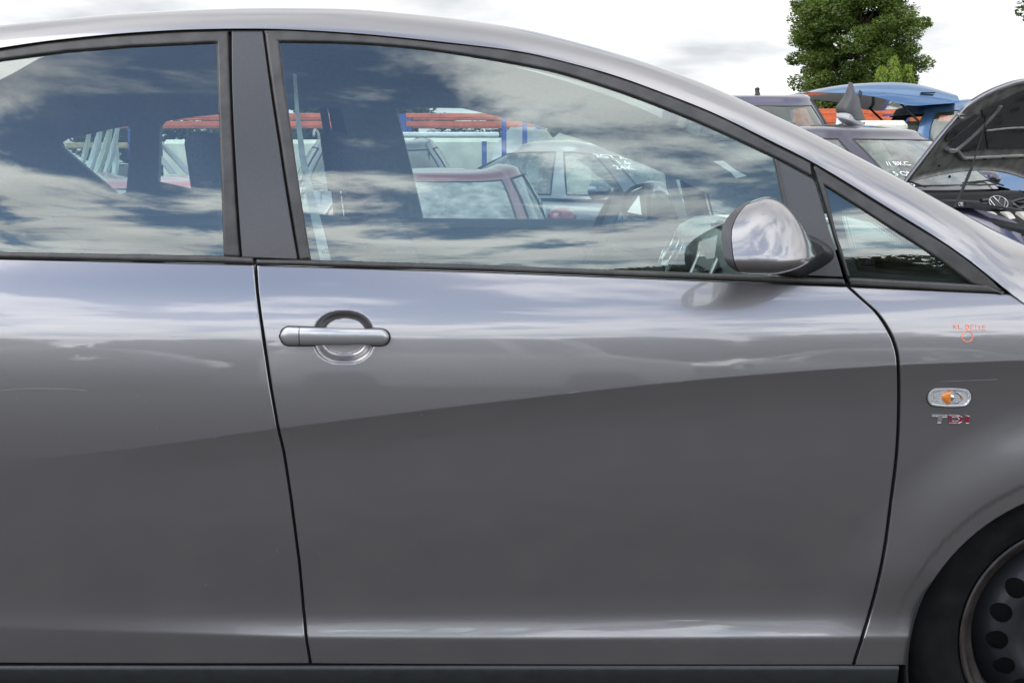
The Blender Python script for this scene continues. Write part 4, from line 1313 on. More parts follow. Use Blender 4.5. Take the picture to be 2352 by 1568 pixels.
# ================================================================== CAR GENERATOR
def sup(a, n):
    return abs(a) ** (2.0 / n) * (1 if a >= 0 else -1)
def sub_part(mb, name, mat, parent, **k):
    return mb.build(name, mat, parent, **k)
def make_car(name, label, cat, loc, rz, body, L=4.3, Wd=1.74, H=1.45, belt=.92, hood_z=.78, deck_z=.98, cowl=.95, roof0=.35, roof1=-1.25, tail=-1.75,
             group=None, glassm=None, hood=True, front_lights=True, rails=False, seats=True, roof_round=.10, no_rear_pane=False, dark=None, plan_n=4.6, arch_roof=1.0, hood_mat=None, front_bumper=True):
    root = empty(name, loc, rz, label, cat, group)
    hw = Wd / 2; fx_, rx_ = L / 2, -L / 2
    glassm = glassm or M['screen']
    # -------- lower body
    def topz(x):
        xs_ = [rx_, rx_ + .12, tail, cowl, fx_ - .45, fx_ - .12, fx_]
        zs_ = [deck_z - .25, deck_z - .03, deck_z + .01, belt + .015, hood_z + .03, hood_z - .06, hood_z - .22]
        return float(np.interp(x, xs_, zs_))
    def halfw(x):
        e = max(0, (abs(x) - (L / 2 - .75)) / .75)
        return hw * (1 - .16 * e ** 2.4)
    def arch_up(x):
        z = .20
        for wx_ in (fx_ - .82, rx_ + .78):
            d = abs(x - wx_)
            if d < .36: z = max(z, .30 + math.sqrt(max(0, .36 ** 2 - d * d)))
        return z
    st_ = sorted(set([round(v, 4) for v in list(np.linspace(rx_, fx_, 44)) + [fx_ - .82 + k * .09 for k in range(-4, 5)] + [rx_ + .78 + k * .09 for k in range(-4, 5)]]))
    mb = MB(); rings = []; cut = fx_ - .35 if not front_bumper else 9
    for x in st_:
        if x > cut: continue
        w = halfw(x); tz = topz(x); zl = arch_up(x)
        half = [(0.0, tz), (.35, tz), (.70, tz - .008), (.86, tz - .03), (.945, tz - .075), (.985, tz - .15), (1.0, .62), (1.0, .56 if zl < .5 else max(.56, zl + .01)), (.99, max(.42, zl + .006)), (.975, max(.30, zl + .003)), (.955, zl)]
        if not hood and x > cowl: half = half[3:]
        ring = [(x, -w * u, z) for u, z in half[::-1]]
        ring2 = [(x, w * u, z) for u, z in half if u > 0]
        if not hood and x > cowl:
            rings.append(('s', ring, ring2)); continue
        rings.append(('f', ring + ring2, None))
    full = [r for r in rings if r[0] == 'f']
    mb.loft([r[1] for r in full], closed_ring=False)
    mb.add(full[0][1], [tuple(range(len(full[0][1])))])
    if hood:
        mb.add(full[-1][1], [tuple(range(len(full[-1][1])))])
    else:
        sd = [r for r in rings if r[0] == 's']
        mb.loft([r[1] for r in sd], closed_ring=False); mb.loft([r[2] for r in sd], closed_ring=False)
    bodyo = mb.build('body', body, root, ang=42)
    if hood:
        # bonnet shut line
        hl_ = MB(); pts = []
        for s_ in (-1, 1):
            line = [(x, s_ * halfw(x) * .80, topz(x) - .006) for x in np.linspace(cowl + .02, fx_ - .16, 12)]
            hl_.tube([(p[0], p[1], p[2] - .0005 + .004) for p in line], .004, 4)
        tag(hl_.build('bonnet_gap', M['dark'], root), kind='stuff')
    # -------- cabin
    def lev(v):      # v 0..1 belt to roof edge
        a_f = cowl + (roof0 - cowl) * v ** 1.0 + .10 * math.sin(v * math.pi) * .35
        a_r = (tail + .02) + (roof1 - tail) * v + -.10 * math.sin(v * math.pi) * .6
        b = hw * (.955 - .25 * v ** 1.2)
        z = (belt - .01) + (H - roof_round - belt) * v
        return a_f, a_r, b, z
    phis = []
    def seg(a, b, n): return list(np.linspace(a, b, n + 1))[:-1]
    A1, A2, A3 = 36, 44, 0
    P1, P2 = 50, 84; Bp1, Bp2 = 88, 126; C1, C2 = 131, 139; 
    q = seg(0, A1, 8) + seg(A1, A2, 2) + seg(A2, P1, 2) + seg(P1, P2, 6) + seg(P2, Bp1, 1) + seg(Bp1, Bp2, 6) + seg(Bp2, C1, 1) + seg(C1, 143, 2) + seg(143, 180, 7) + [180]
    q = q + [360 - t_ for t_ in q[::-1][1:-1]]
    vs_ = [0, .07, .2, .4, .6, .8, .9, 1.0]
    def cpt(phi, v):
        a_f, a_r, b, z = lev(min(v, 1.0))
        xc = (a_f + a_r) / 2; a = (a_f - a_r) / 2
        c, s_ = math.cos(R(phi)), math.sin(R(phi))
        if v > 1:
            k_ = v - 1; th = k_ * math.pi / 2
            sh = (1 - math.cos(th)); zz = z + roof_round * .62 * math.sin(th)
            a -= .16 * sh; b -= .16 * sh; z = zz
        x = xc + a * sup(c, plan_n); y = b * sup(s_, plan_n)
        z -= min(1, v) ** 2 * (.085 * ((x - xc) / a) ** 4 * arch_roof + .030 * (y / b) ** 4)
        if abs(phi % 360) < 46 or phi % 360 > 314: x += .07 * (1 - (y / b) ** 2) * 1.0
        if 139 < phi % 360 < 221: x -= .05 * (1 - (y / b) ** 2)
        return (x, y, z)
    def is_pane(phi, v):
        if not (.07 < v < .9): return None
        f = phi % 360; g = f if f <= 180 else 360 - f
        if g < A1: return 'windscreen'
        if P1 < g < P2: return 'front_side_window_' + ('l' if f < 180 else 'r')
        if Bp1 < g < Bp2: return 'rear_side_window_' + ('l' if f < 180 else 'r')
        if g > 143: return 'rear_window'
    rows = vs_ + [1.25, 1.5, 1.75, 2.0]
    V = [[cpt(p_, v) for p_ in q] for v in rows]
    n = len(q); flat = [p_ for r_ in V for p_ in r_]
    panes = {}; bf = []
    for i in range(len(rows) - 1):
        for j in range(n):
            ph = q[j]; ph2 = q[(j + 1) % n] if j < n - 1 else 360
            m_ = is_pane((ph + ph2) / 2, (rows[i] + rows[i + 1]) / 2)
            f = (i * n + j, i * n + (j + 1) % n, (i + 1) * n + (j + 1) % n, (i + 1) * n + j)
            if m_: panes.setdefault(m_, []).append(f)
            else: bf.append(f)
    # roof skin: rings shrinking to the centre line with a slight crown
    base = len(flat); last = V[-1]; rr2 = []
    cx_ = (max(p_[0] for p_ in last) + min(p_[0] for p_ in last)) / 2
    zt = last[0][2]
    for k_, sc in enumerate((.8, .5, .2)):
        flat += [(cx_ + (p_[0] - cx_) * sc, p_[1] * sc, zt + roof_round * .38 * (1 - sc ** 2)) for p_ in last]
    for k_ in range(3):
        o0 = (len(rows) - 1) * n if k_ == 0 else base + (k_ - 1) * n; o1 = base + k_ * n
        for j in range(n): bf.append((o0 + j, o0 + (j + 1) % n, o1 + (j + 1) % n, o1 + j))
    bf.append(tuple(base + 2 * n + j for j in range(n)))
    def submesh(name_, faces, mat, par, scale=None, ang=40):
        used = sorted(set(i for f in faces for i in f)); mp = {u: i for i, u in enumerate(used)}
        pts = [flat[u] for u in used]
        if scale: pts = [(cx_ + (p_[0] - cx_) * scale, p_[1] * scale, p_[2] - .02) for p_ in pts]
        m2 = MB(); m2.add(pts, [tuple(mp[i] for i in f) for f in faces])
        return m2.build(name_, mat, par, ang=ang)
    cabin = submesh('roof', bf, body, root)
    submesh('cabin_liner', bf, M['trimdark'], cabin, .955)
    for kx, fs in panes.items():
        if no_rear_pane and kx == 'rear_window': continue
        nm = kx.rsplit('_', 1)[0] if kx[-2:] in ('_l', '_r') else kx
        submesh(nm, fs, glassm if kx != 'x' else None, root)
    # black seals round the screens
    sl2 = MB()
    for g0, g1 in ((-A1, A1), (P1, P2), (Bp1, Bp2), (143, 217), (360 - P2, 360 - P1), (360 - Bp2, 360 - Bp1)):
        lp_ = [cpt(g, .07) for g in np.linspace(g0, g1, 10)] + [cpt(g1, v) for v in np.linspace(.07, .9, 7)[1:]] + [cpt(g, .9) for g in np.linspace(g1, g0, 10)[1:]] + [cpt(g0, v) for v in np.linspace(.9, .07, 7)[1:-1]]
        sl2.tube(lp_, .008, 5, closed=True)
    tag(sl2.build('window_seals', M['black'], root), kind='stuff')
    if seats:
        for sy in (-.37, .37):
            m2 = MB(); m2.loft([[(p_[0] * 1, p_[1], p_[2]) for p_ in r_] for r_ in rounded_slab((-.05, .55), (-.32, H - .42), .48, .38, .16, .1, sy)], caps=True)
            so = m2.build('seat', M['seat'], root)
            m2 = MB(); m2.loft(rounded_slab((-.34, H - .40), (-.36, H - .24), .26, .2, .1, .07, sy), caps=True); m2.build('headrest', M['seat'], so)
        m2 = MB().box((cowl - .25, 0, belt - .07), (.5, hw * 1.6, .1), bev=.04); m2.build('dashboard', M['trimdark'], root)
        m2 = MB().box((0, 0, .42), (L * .62, hw * 1.8, .03)); m2.build('floor', M['trimdark'], root)
        m2 = MB().tube([(roof0 + .02 , 0, H - .20), (roof0 + .03, 0, H - .24)], .012); m2.box((roof0 + .02, 0, H - .26), (.03, .2, .06), bev=.01); m2.build('interior_mirror', M['black'], root)
    # wheels
    for sx in (fx_ - .82, rx_ + .78):
        for sy in (-1, 1):
            c0 = Vector((sx, sy * (hw - .12), .305)); o_ = sy
            m2 = MB(); prof = [(.19, .10), (.21, .115), (.27, .118), (.295, .10), (.305, .06), (.305, -.08), (.19, -.09)]
            m2.loft([[(c0.x + r * math.cos(a), c0.y + o_ * (y - .01), c0.z + r * math.sin(a)) for r, y in prof] for a in np.linspace(0, 2 * math.pi, 29)[:-1]], closed_ring=False, loop=True)
            wo = m2.build('tyre', M['tyre'], root)
            m2 = MB(); prof = [(.0, .075), (.05, .085), (.06, .07), (.14, .06), (.175, .075), (.20, .10), (.2, .0)]
            m2.loft([[(c0.x + r * math.cos(a), c0.y + o_ * y, c0.z + r * math.sin(a)) for r, y in prof] for a in np.linspace(0, 2 * math.pi, 29)[:-1]], closed_ring=False, loop=True)
            m2.build('rim', M['satin'] if rails else M['rim'], wo)
    m2 = MB().box((0, 0, .33), (L * .86, Wd * .86, .26)); m2.build('underbody', M['dark'], root, smooth=False)
    # grille, lamps, mirrors, door lines, handles
    if front_lights:
        for sy in (-1, 1):
            m2 = MB(); rings = []
            for u in np.linspace(0, 1, 8):
                x = fx_ - .06 - .30 * u ** 1.3; y = sy * (halfw(x) * (.66 + .30 * u)); zc_ = hood_z - .16 + .05 * u
                rings.append([(x + .012 + .03 * math.sin(a), y + sy * .012, zc_ + (.075 - .02 * u) * math.cos(a)) for a in np.linspace(0, math.pi, 7)])
            m2.loft(rings, closed_ring=False)
            m2.build('headlight', M['chrome'], root, ang=60)
        m2 = MB().box((fx_ - .01, 0, hood_z - .2), (.05, Wd * .42, .12), bev=.02); m2.build('grille', M['black'], root)
    if front_bumper:
        m2 = MB().box((fx_ - .015, 0, .36), (.07, Wd * .5, .14), bev=.03); m2.build('air_intake', M['black'], root)
    for sy in (-1, 1):
        m2 = MB(); c = (cowl - .34, sy * (hw + .07), belt + .06)
        m2.loft([[(c[0] + dx + 0, c[1] + .10 * s_ * math.cos(a), c[2] + .07 * s_ * math.sin(a)) for a in np.linspace(0, 2 * math.pi, 17)[:-1]] for dx, s_ in ((-.05, .85), (-.04, 1), (.02, .93), (.06, .7), (.085, .35), (.09, .05))], caps=True)
        mo = m2.build('wing_mirror', body, root)
        m2 = MB().box((c[0] + .01, sy * (hw - .02), belt + .03), (.08, .14, .03), bev=.01); m2.build('mirror_arm', M['black'], mo)
        m2 = MB()
        for xd in (cowl - .18, (cowl + tail) / 2 + .12):
            pts = [(xd + .0, sy * (halfw(xd) * f_ + .0015), z) for f_, z in ((.945, belt - .06), (.985, belt - .14), (1.0, .62), (.99, .42), (.975, .32))]
            m2.tube(pts, .0045, 4)
        tag(m2.build('door_gap', M['dark'], root), kind='stuff')
        for xd in (cowl - 1.02, (cowl + tail) / 2 - .62):
            m2 = MB().box((xd, sy * (hw + .014), belt - .13), (.17, .022, .026), bev=.008); m2.build('door_handle', body, root)
        m2 = MB(); m2.box((rx_ + .13, sy * halfw(rx_ + .1) * .88, deck_z - .2), (.16, .2, .2), bev=.05); m2.build('tail_light', M['red'], root)
    if rails:
        for sy in (-1, 1):
            m2 = MB(); y = sy * hw * .70
            m2.tube([(x, y, H - .05 + .05 * math.sin((x - roof1) / (roof0 - roof1) * math.pi) ** .5 if 0 < (x - roof1) / (roof0 - roof1) < 1 else H - .08) for x in np.linspace(roof1, roof0, 14)], .013)
            m2.build('roof_rail', M['satin'], root)
    for sy in (-1, 1):
        m2 = MB(); m2.tube([(cowl + .06, sy * .5, belt + .015), (cowl - .02, sy * .5 - .1, belt + .055), (cowl + .03, sy * .5 - .5, belt + .04)], .007, 6)
        m2.build('wiper', M['black'], root)
    root['_dims'] = [L, Wd, H]
    del root['_dims']
    return root, cpt
def bgx(px, d):      # world X of a pixel column at depth d behind the camera plane
    return (px - 1176) / F_PX * d
def place(px, d): return (bgx(px, d), d - 2.6, 0.0)

navy = paint('navy_paint', (0.045, 0.04, 0.085), .5, .3, 1, .03)
vand = paint('dark_violet_paint', (0.035, 0.032, 0.06), .5, .3, 1, .03)
maroon = paint('maroon_paint', (0.14, 0.02, 0.03), .3, .3, 1, .03)
redp = paint('sky_pinked_red_paint', (0.55, 0.20, 0.22), .1, .35, 1, .04)  # red made pink in the colour to stand for reflected sky
silb = paint('silver_blue_paint', (0.10, 0.12, 0.145), .7, .33, 1, .03)
dkest = paint('graphite_paint', (0.09, 0.10, 0.12), .6, .3, 1, .03)
bluep = paint('mid_blue_paint', (0.05, 0.115, 0.22), .45, .33, 1, .03)
blk = paint('black_paint', (0.02, 0.02, 0.023), .2, .3, 1, .03)
whitep = paint('white_van_paint', (0.75, 0.76, 0.78), 0, .4, 1, .03, flake=False)
lsil = paint('light_silver_paint', (0.5, 0.51, 0.52), .7, .33, 1, .03)
scrn2 = glass('sky_pale_windscreen', (.30, .36, .35), 1.5, .42)  # diffuse share raised to stand for sky reflected in the glass
scrn = glass('pale_windscreen', (.45, .52, .50), 1.42, .22)  # part of this paleness also stands for reflected sky
fr = -math.pi / 2     # nose towards the photograph's camera

def writing(lines, root, cpt, phi0, v0, mat, size, dv, name='marker_writing', target=None):
    """hand lettering on the windscreen of a generated car"""
    mb = MB()
    for li, (txt, shift) in enumerate(lines):
        vs, fs = text_mesh(txt, size)
        if target and li == 0:
            best = None
            mw = root.matrix_basis
            for ph in np.arange(-33, 34, 1.0):
                for vv in np.arange(.15, .88, .02):
                    w_ = mw @ Vector(cpt(ph, vv)); a_, b_ = proj(*w_)
                    e_ = (a_ - target[0]) ** 2 + (b_ - target[1]) ** 2
                    if best is None or e_ < best[0]: best = (e_, ph, vv)
            phi0, v0 = best[1], best[2]; print('text', best)
        c = Vector(cpt(phi0, v0 - li * dv)); cz = Vector(cpt(phi0, v0 - li * dv + .05)); cy = Vector(cpt(phi0 + 2, v0 - li * dv))
        upv = (cz - c).normalized(); sd = (cy - c).normalized(); nr = sd.cross(upv).normalized()
        if nr.x < 0: nr = -nr
        mb.add([c + nr * .006 + sd * (shift + v[0]) + upv * v[1] for v in vs], fs)
    return tag(mb.build(name, mat, root, smooth=False, recalc=False), kind='stuff')

# maroon coupe and its neighbours, seen through the hatchback's windows
x, y, _ = place(985, 8.3)
c1, f1 = make_car('coupe', 'low maroon coupe whose pale windscreen shows through the front window of the grey hatchback', 'car', (x, y + .6, 0), fr - .05, maroon, L=4.2, Wd=1.60, H=1.27, belt=.80, hood_z=.66, deck_z=.86, cowl=.80, roof0=.05, roof1=-1.0, tail=-1.7, glassm=scrn2, roof_round=.07, seats=False)
x, y, _ = place(285, 9.2)
c2, f2 = make_car('coupe', 'low red car tinted pink for reflected sky, seen through the rear window, beside the leaning white panels', 'car', (x, y + .7, 0), fr + .08, redp, L=4.1, Wd=1.74, H=1.20, belt=.74, hood_z=.62, deck_z=.84, cowl=.80, roof0=.05, roof1=-1.1, tail=-1.7, glassm=scrn2, roof_round=.07, seats=False)
x, y, _ = place(880, 13.2)
c3, f3 = make_car('estate_car', 'graphite estate car with silver roof rails, standing behind the maroon coupe', 'car', (x - .1, y + .4, 0), fr + .12, dkest, L=4.6, Wd=1.78, H=1.55, belt=.98, hood_z=.8, deck_z=1.05, cowl=.9, roof0=.25, roof1=-1.9, tail=-2.15, rails=True, glassm=glass('dark_glass', (.25, .3, .32), 1.6, .05))
wb = MB().box((0, 0, 0), (1.32, .09, .045), bev=.012)
wbo = wb.build('white_crossbar', M['white'])
wbo.location = (bgx(985, 12.2), 9.35, 1.22 + 58 / (3000 / 12.2)); tag(wbo, 'long white bar lying across the bonnet end of the graphite estate car', 'bar')
x, y, _ = place(1330, 10.2)
c4, f4 = make_car('saloon', 'silver-blue saloon without its front lamps, turned three-quarters, behind the front window', 'car', (x + .30, y + 1.1, 0), fr + .86, silb, L=4.1, Wd=1.72, H=1.47, belt=.93, hood_z=.80, deck_z=1.0, cowl=.95, roof0=.30, roof1=-.70, tail=-1.45, front_lights=False, glassm=scrn, hood=True)
writing([('2GT A', .0), ('  1.6', .02), ('24K', .0)], c4, f4, -22, .82, M['white_ink'], .10, .13, target=(1318, 352))
tg_ = MB().box(tuple(Vector(f4(-14, .16)) + Vector((.012, 0, 0))), (.004, .07, .03)); tg_.build('green_disc', plain('green_sticker', (.05, .55, .45), .5), c4)
# navy people carrier
x, y, _ = place(1742, 14.8)
c5, f5 = make_car('people_carrier', 'dark blue people carrier with a roof aerial, left of the big tree', 'car', (x, y + .45, 0), fr, navy, L=4.0, Wd=1.86, H=2.09, belt=1.25, hood_z=1.0, deck_z=1.2, cowl=1.25, roof0=.45, roof1=-1.6, tail=-1.85, glassm=M['screen'], roof_round=.12)
ae = MB().tube([(0.16, 0, 1.93), (.12, 0, 2.03), (.06, 0, 2.04)], [.05, .03, .01], 10); ae.build('aerial_base', M['black'], c5)
# blue van with its tailgate up: side-on, tail to the left
x, y, _ = place(2035, 16.0)
c7, f7 = make_car('van', 'mid-blue small van with its tailgate raised, behind the dark violet car', 'van', (x + 2.36, y, 0), 0.0, bluep, L=4.9, Wd=1.9, H=2.05, belt=1.30, hood_z=1.1, deck_z=1.35, cowl=1.5, roof0=.75, roof1=-2.2, tail=-2.4, no_rear_pane=True, plan_n=8, roof_round=.14)
hx, hz = -2.12, 2.05
tp_ = spline([(2205, 214), (2150, 198), (2100, 189), (2050, 187), (2000, 189), (1950, 193), (1900, 201), (1860, 210)], 4)
bt_ = spline([(2205, 236), (2150, 240), (2100, 243), (2066, 238), (2030, 227), (2000, 221), (1950, 215), (1900, 213), (1860, 212)], 4)
tgm = MB(); rings = []
inv7 = Matrix.Translation(-c7.location)
for pxx in np.linspace(2205, 1861, 26):
    zt_ = P(pxx, np.interp(pxx, [p[0] for p in tp_][::-1], [p[1] for p in tp_][::-1]), y - .80)[2]
    zb2 = P(pxx, np.interp(pxx, [p[0] for p in bt_][::-1], [p[1] for p in bt_][::-1]), y - .80)[2]
    X_ = P(pxx, 210, y - .80)[0] - c7.location.x
    th = zt_ - zb2; w_ = .80
    rings.append([(X_, -w_, zb2), (X_, -w_ + .015, zb2 + th * .35), (X_, -w_ + .07, zb2 + th * .75), (X_, -w_ + .20, zt_), (X_, -.3, zt_ + .015), (X_, .3, zt_ + .015), (X_, w_ - .20, zt_), (X_, w_ - .07, zb2 + th * .75), (X_, w_, zb2),
                  (X_, w_ - .12, zb2 + .01), (X_, 0, zb2 + th * .5), (X_, -w_ + .12, zb2 + .01)])
tgm.loft(rings, caps=True); tgo = tgm.build('tailgate', bluep, c7, ang=50)
slot = MB().box((P(2133, 212, y - .8)[0] - c7.location.x, -.775, P(2133, 213, y - .8)[2]), (.16, .03, .012)); slot.build('tailgate_slot', M['dark'], tgo, smooth=False)
for sy in (-.66, .66):
    m2 = MB().tube([(hx - .05, sy, 1.62), (hx - .22, sy, 1.78), (hx - .56, sy, 2.08)], [.014, .014, .008]); m2.build('gas_strut', M['black'], tgo)

# ---- loose bumper pieces on the violet car's roof
def pp_(px, py, d): return Vector(P(px, py, d - 2.6))
dB = 10.9
bpz = empty('loose_bumper', tuple(pp_(1975, 292, dB)), 0, 'torn grey bumper corner standing upright on the roof of the dark violet car', 'bumper')
ori = bpz.location
def curved_sheet(grid_px, d0, bulge, thick=.02):
    """a bent plastic sheet through traced rows of points"""
    def cr3(rows0):
        out_ = []
        P_ = [rows0[0]] + rows0 + [rows0[-1]]
        for i in range(1, len(P_) - 2):
            for k in range(4):
                t = k / 4; r_ = []
                for a, b, c, d in zip(P_[i - 1], P_[i], P_[i + 1], P_[i + 2]):
                    a, b, c, d = map(np.array, (a, b, c, d))
                    r_.append(tuple(0.5 * ((2 * b) + (-a + c) * t + (2 * a - 5 * b + 4 * c - d) * t * t + (-a + 3 * b - 3 * c + d) * t ** 3)))
                out_.append(r_)
        out_.append([tuple(p) for p in rows0[-1]])
        return out_
    g1 = cr3([list(map(tuple, r_)) for r_ in grid_px])
    g2 = cr3([list(r_) for r_ in zip(*g1)]); grid_px = [list(r_) for r_ in zip(*g2)]
    rows_ = [[pp_(px, py, d0 + dd) - ori for px, py, dd in row] for row in grid_px]
    mbx = MB(); n_ = len(rows_[0])
    mbx.loft(rows_, closed_ring=False)
    back = [[p + Vector((0, thick, -.003)) for p in r_] for r_ in rows_]
    mbx.loft(back, closed_ring=False)
    edge = lambda R_: R_[0] + [r_[-1] for r_ in R_[1:-1]] + R_[-1][::-1] + [r_[0] for r_ in R_[1:-1][::-1]]
    mbx.loft([edge(rows_), edge(back)])
    return mbx
g = [[(1951, 188, .12), (1954, 189, .10), (1958, 191, .10), (1960, 196, .12)], [(1948, 199, .05), (1954, 203, .02), (1960, 207, .0), (1965, 212, .05)], [(1938, 222, .05), (1950, 222, -.03), (1962, 222, -.04), (1973, 222, .06)],
     [(1921, 246, .02), (1940, 246, -.07), (1962, 250, -.08), (1979, 252, .05)], [(1924, 260, .02), (1944, 264, -.08), (1968, 275, -.08), (1988, 276, .06)]]

curved_sheet(g, dB, 0).build('upper_shell', M['greybumper'], bpz)
g = [[(1922, 260, .0), (1952, 262, -.10), (1986, 285, .02)], [(1924, 270, -.04), (1950, 276, -.13), (1982, 290, .0)], [(1936, 282, 0), (1958, 290, -.05), (1980, 296, .02)]]
curved_sheet(g, dB, 0).build('pale_flank', M['greylight'], bpz)
sp_ = MB(); sp_.add([pp_(1966, 230, dB + .05) - ori, pp_(1974, 206, dB + .06) - ori, pp_(1981, 212, dB + .08) - ori, pp_(1976, 236, dB + .1) - ori], [(0, 1, 2, 3)]); sp_.build('bracket', M['greybumper'], bpz, smooth=False)
for k, (a, b_) in enumerate((((1868, 300), (1925, 289)), ((1888, 300), (1945, 288)), ((1900, 303), (1962, 282)), ((1916, 302), (1975, 286)))):
    A_, B_ = pp_(a[0], a[1], dB - .2), pp_(b_[0], b_[1], dB + .25)
    m2 = MB(); t_ = (B_ - A_).normalized(); w_ = Vector((t_.y, -t_.x, 0)).normalized() * .055
    L0 = [A_ - w_, A_ + w_, B_ + w_ * .8 + Vector((0, 0, .02)), B_ - w_ * .8]
    m2.add([p - A_ for p in L0] + [p - A_ - Vector((0, 0, .02)) for p in L0], [(0, 1, 2, 3), (7, 6, 5, 4), (0, 4, 5, 1), (1, 5, 6, 2), (2, 6, 7, 3), (3, 7, 4, 0)])
    o = m2.build('trim_strip', M['slate'] if k % 2 == 0 else M['greybumper'], smooth=False); o.location = A_
    tag(o, ['black plastic strip lying furthest left on the violet car roof', 'dark grey plastic strip second from the left on the violet car roof', 'black strip leaning highest beside the torn bumper corner', 'dark grey strip tucked under the torn bumper corner'][k], 'trim strip', 'plastic strips on the violet car roof')
# ================================================================== DARK VIOLET CAR WITH RAISED BONNET
YAW = fr + .65
fV = Vector((math.cos(YAW), math.sin(YAW), 0)); lV = Vector((-math.sin(YAW), math.cos(YAW), 0))
A0 = Vector(P(2080, 417, 7.0))
c0_ = A0 - fV * .93 + lV * .68; c0_.z = 0
vw, fv = make_car('hatchback', 'dark violet car with raised bonnet and BKC 5 QM D5 on its windscreen', 'car', tuple(c0_), YAW, vand, L=3.95, Wd=1.70, H=1.575, arch_roof=.5, belt=1.015, hood_z=.90, deck_z=1.05, cowl=.92, roof0=.26, roof1=-1.15, tail=-1.65,
                  hood=False, glassm=scrn, front_lights=False, seats=False)
writing([('// BKC', -.00), ('5 QM', -.03), ('D5', -.06)], vw, fv, -17, .42, M['white_ink'], .075, .17, target=(2062, 377))
def lv(px, py, d):           # traced point at depth d, in the car's own space
    w = pp_(px, py, d); return vw.matrix_basis.inverted() @ w
bpy.context.view_layer.update()
# bonnet: hinged at the cowl, raised 50 degrees; outline given across (u) and along (w) its plane
AL = R(50); A_l = vw.matrix_basis.inverted() @ A0
uV = Vector((0, 1, 0)); wV = Vector((math.cos(AL), 0, math.sin(AL)))
half_o = spline([(0, 0), (.0, .12), (.01, .41), (.035, .60), (.065, .71), (.16, .80), (.29, .87), (.48, .93), (.80, .96)], 3)
ol2 = half_o + [(1.60 - u, w) for u, w in half_o[::-1][1:]] + [(1.60 - t_, .11 * math.sin(math.pi * t_ / 1.6)) for t_ in np.linspace(.12, 1.48, 11)]
ol = [A_l + uV * u + wV * w for u, w in ol2]
n_o = len(ol); cen = A_l + uV * .80 + wV * .48
nrm_ = uV.cross(wV).normalized()
if nrm_.x < 0: nrm_ = -nrm_
hb_ = MB()
def ringat(s_, off): return [cen + (p - cen) * s_ + nrm_ * off for p in ol]
hb_.loft([ringat(1.0, 0), ringat(.995, .012), ringat(.975, .016), ringat(.94, .004), ringat(.90, -.004), ringat(.82, .0)])
hb_.add(ringat(.82, 0), [tuple(range(n_o))])
hood_o = hb_.build('raised_bonnet', M['hoodin'], vw, ang=50)
hs_ = MB(); hs_.loft([ringat(1.004, -.004), ringat(1.0, -.02), ringat(.9, -.045), ringat(.6, -.065), ringat(.2, -.075)]); hs_.add(ringat(.2, -.075), [tuple(range(n_o))])
hs_.loft([ringat(1.004, -.004), ringat(1.006, .006), ringat(.998, .014)])
hs_.build('outer_skin', vand, hood_o, ang=60)
me_ = MB(); me_.tube([cen + (A_l + uV * u + wV * w - cen) * 1.004 + nrm_ * .004 for u, w in half_o], .0065, 6); me_.build('bonnet_edge', M['greylight'], hood_o)
def hp(px, py, off=.01):      # a traced point on the underside plane
    o_ = vw.matrix_basis.inverted() @ Vector(CAM); q_ = lv(px, py, 9.5); dr = (q_ - o_).normalized()
    t_ = (cen - o_).dot(nrm_) / dr.dot(nrm_)
    return o_ + dr * t_ + nrm_ * off
# insulation fields
for nm, pts in (('insulation', [(2254, 252), (2352, 205), (2450, 196), (2450, 338), (2352, 340), (2268, 341), (2262, 300)]), ('insulation', [(2176, 332), (2262, 262), (2258, 300), (2262, 341), (2205, 348), (2195, 338)]),
                ('insulation', [(2170, 318), (2178, 300), (2240, 262), (2250, 262), (2178, 326)])):
    a = [hp(px, py, .010) for px, py in pts]; b = [hp(px, py, .002) for px, py in pts]
    m2 = MB(); m2.add(a, [tuple(range(len(a)))]); m2.loft([a, b]); m2.build(nm, M['hoodmat'], hood_o, smooth=False)
for nm, pts, r_ in (('rib', [(2172, 338), (2180, 345), (2192, 343), (2215, 325), (2240, 302), (2262, 280), (2283, 258), (2296, 240)], .016),
                    ('rib', [(2176, 342), (2196, 344), (2206, 356), (2216, 361), (2260, 359), (2352, 355), (2470, 353)], .015),
                    ('rib', [(2262, 298), (2280, 296), (2320, 292), (2352, 291), (2470, 289)], .009)):
    pts = spline(pts, 4)
    m2 = MB(); m2.tube([hp(px, py, .012) for px, py in pts], r_, 8); m2.build(nm, M['hoodedge'], hood_o)
hol = [(2189, 301, 9, 3, 55), (2236, 330, 7, 3, 40), (2216, 340, 5, 3, 10), (2151, 375, 3, 3, 30), (2175, 400, 4, 3, 50), (2222, 362, 6, 2, 0), (2256, 360, 6, 2, 0), (2300, 358, 6, 2, 0), (2340, 357, 6, 2, 0), (2268, 318, 9, 2, 45), (2292, 276, 9, 2, 45), (2330, 246, 7, 4, 40), (2345, 222, 8, 4, 30), (2290, 262, 5, 2, 20), (2324, 297, 6, 2, 0), (2345, 296, 6, 2, 0)]
for px, py, a_, b_, an in hol:
    r_ = [hp(px + a_ * math.cos(t_) * math.cos(R(an)) + b_ * math.sin(t_) * math.sin(R(an)), py - a_ * math.cos(t_) * math.sin(R(an)) + b_ * math.sin(t_) * math.cos(R(an)), .030 if py > 340 or True else .01) for t_ in np.linspace(0, 2 * math.pi, 13)[:-1]]
    m2 = MB(); m2.add(r_, [tuple(range(12))]); m2.build('hole', M['dark'], hood_o, smooth=False)
m2 = MB(); cc = hp(2204, 262, .02); m2.loft([[hp(2204 + s_ * 9 * math.cos(t_), 262 + s_ * 5 * math.sin(t_), o_) for t_ in np.linspace(0, 2 * math.pi, 15)[:-1]] for s_, o_ in ((1, .008), (.9, .03), (.5, .02), (.2, .01))]); m2.build('hinge_buffer', M['hoodedge'], hood_o)
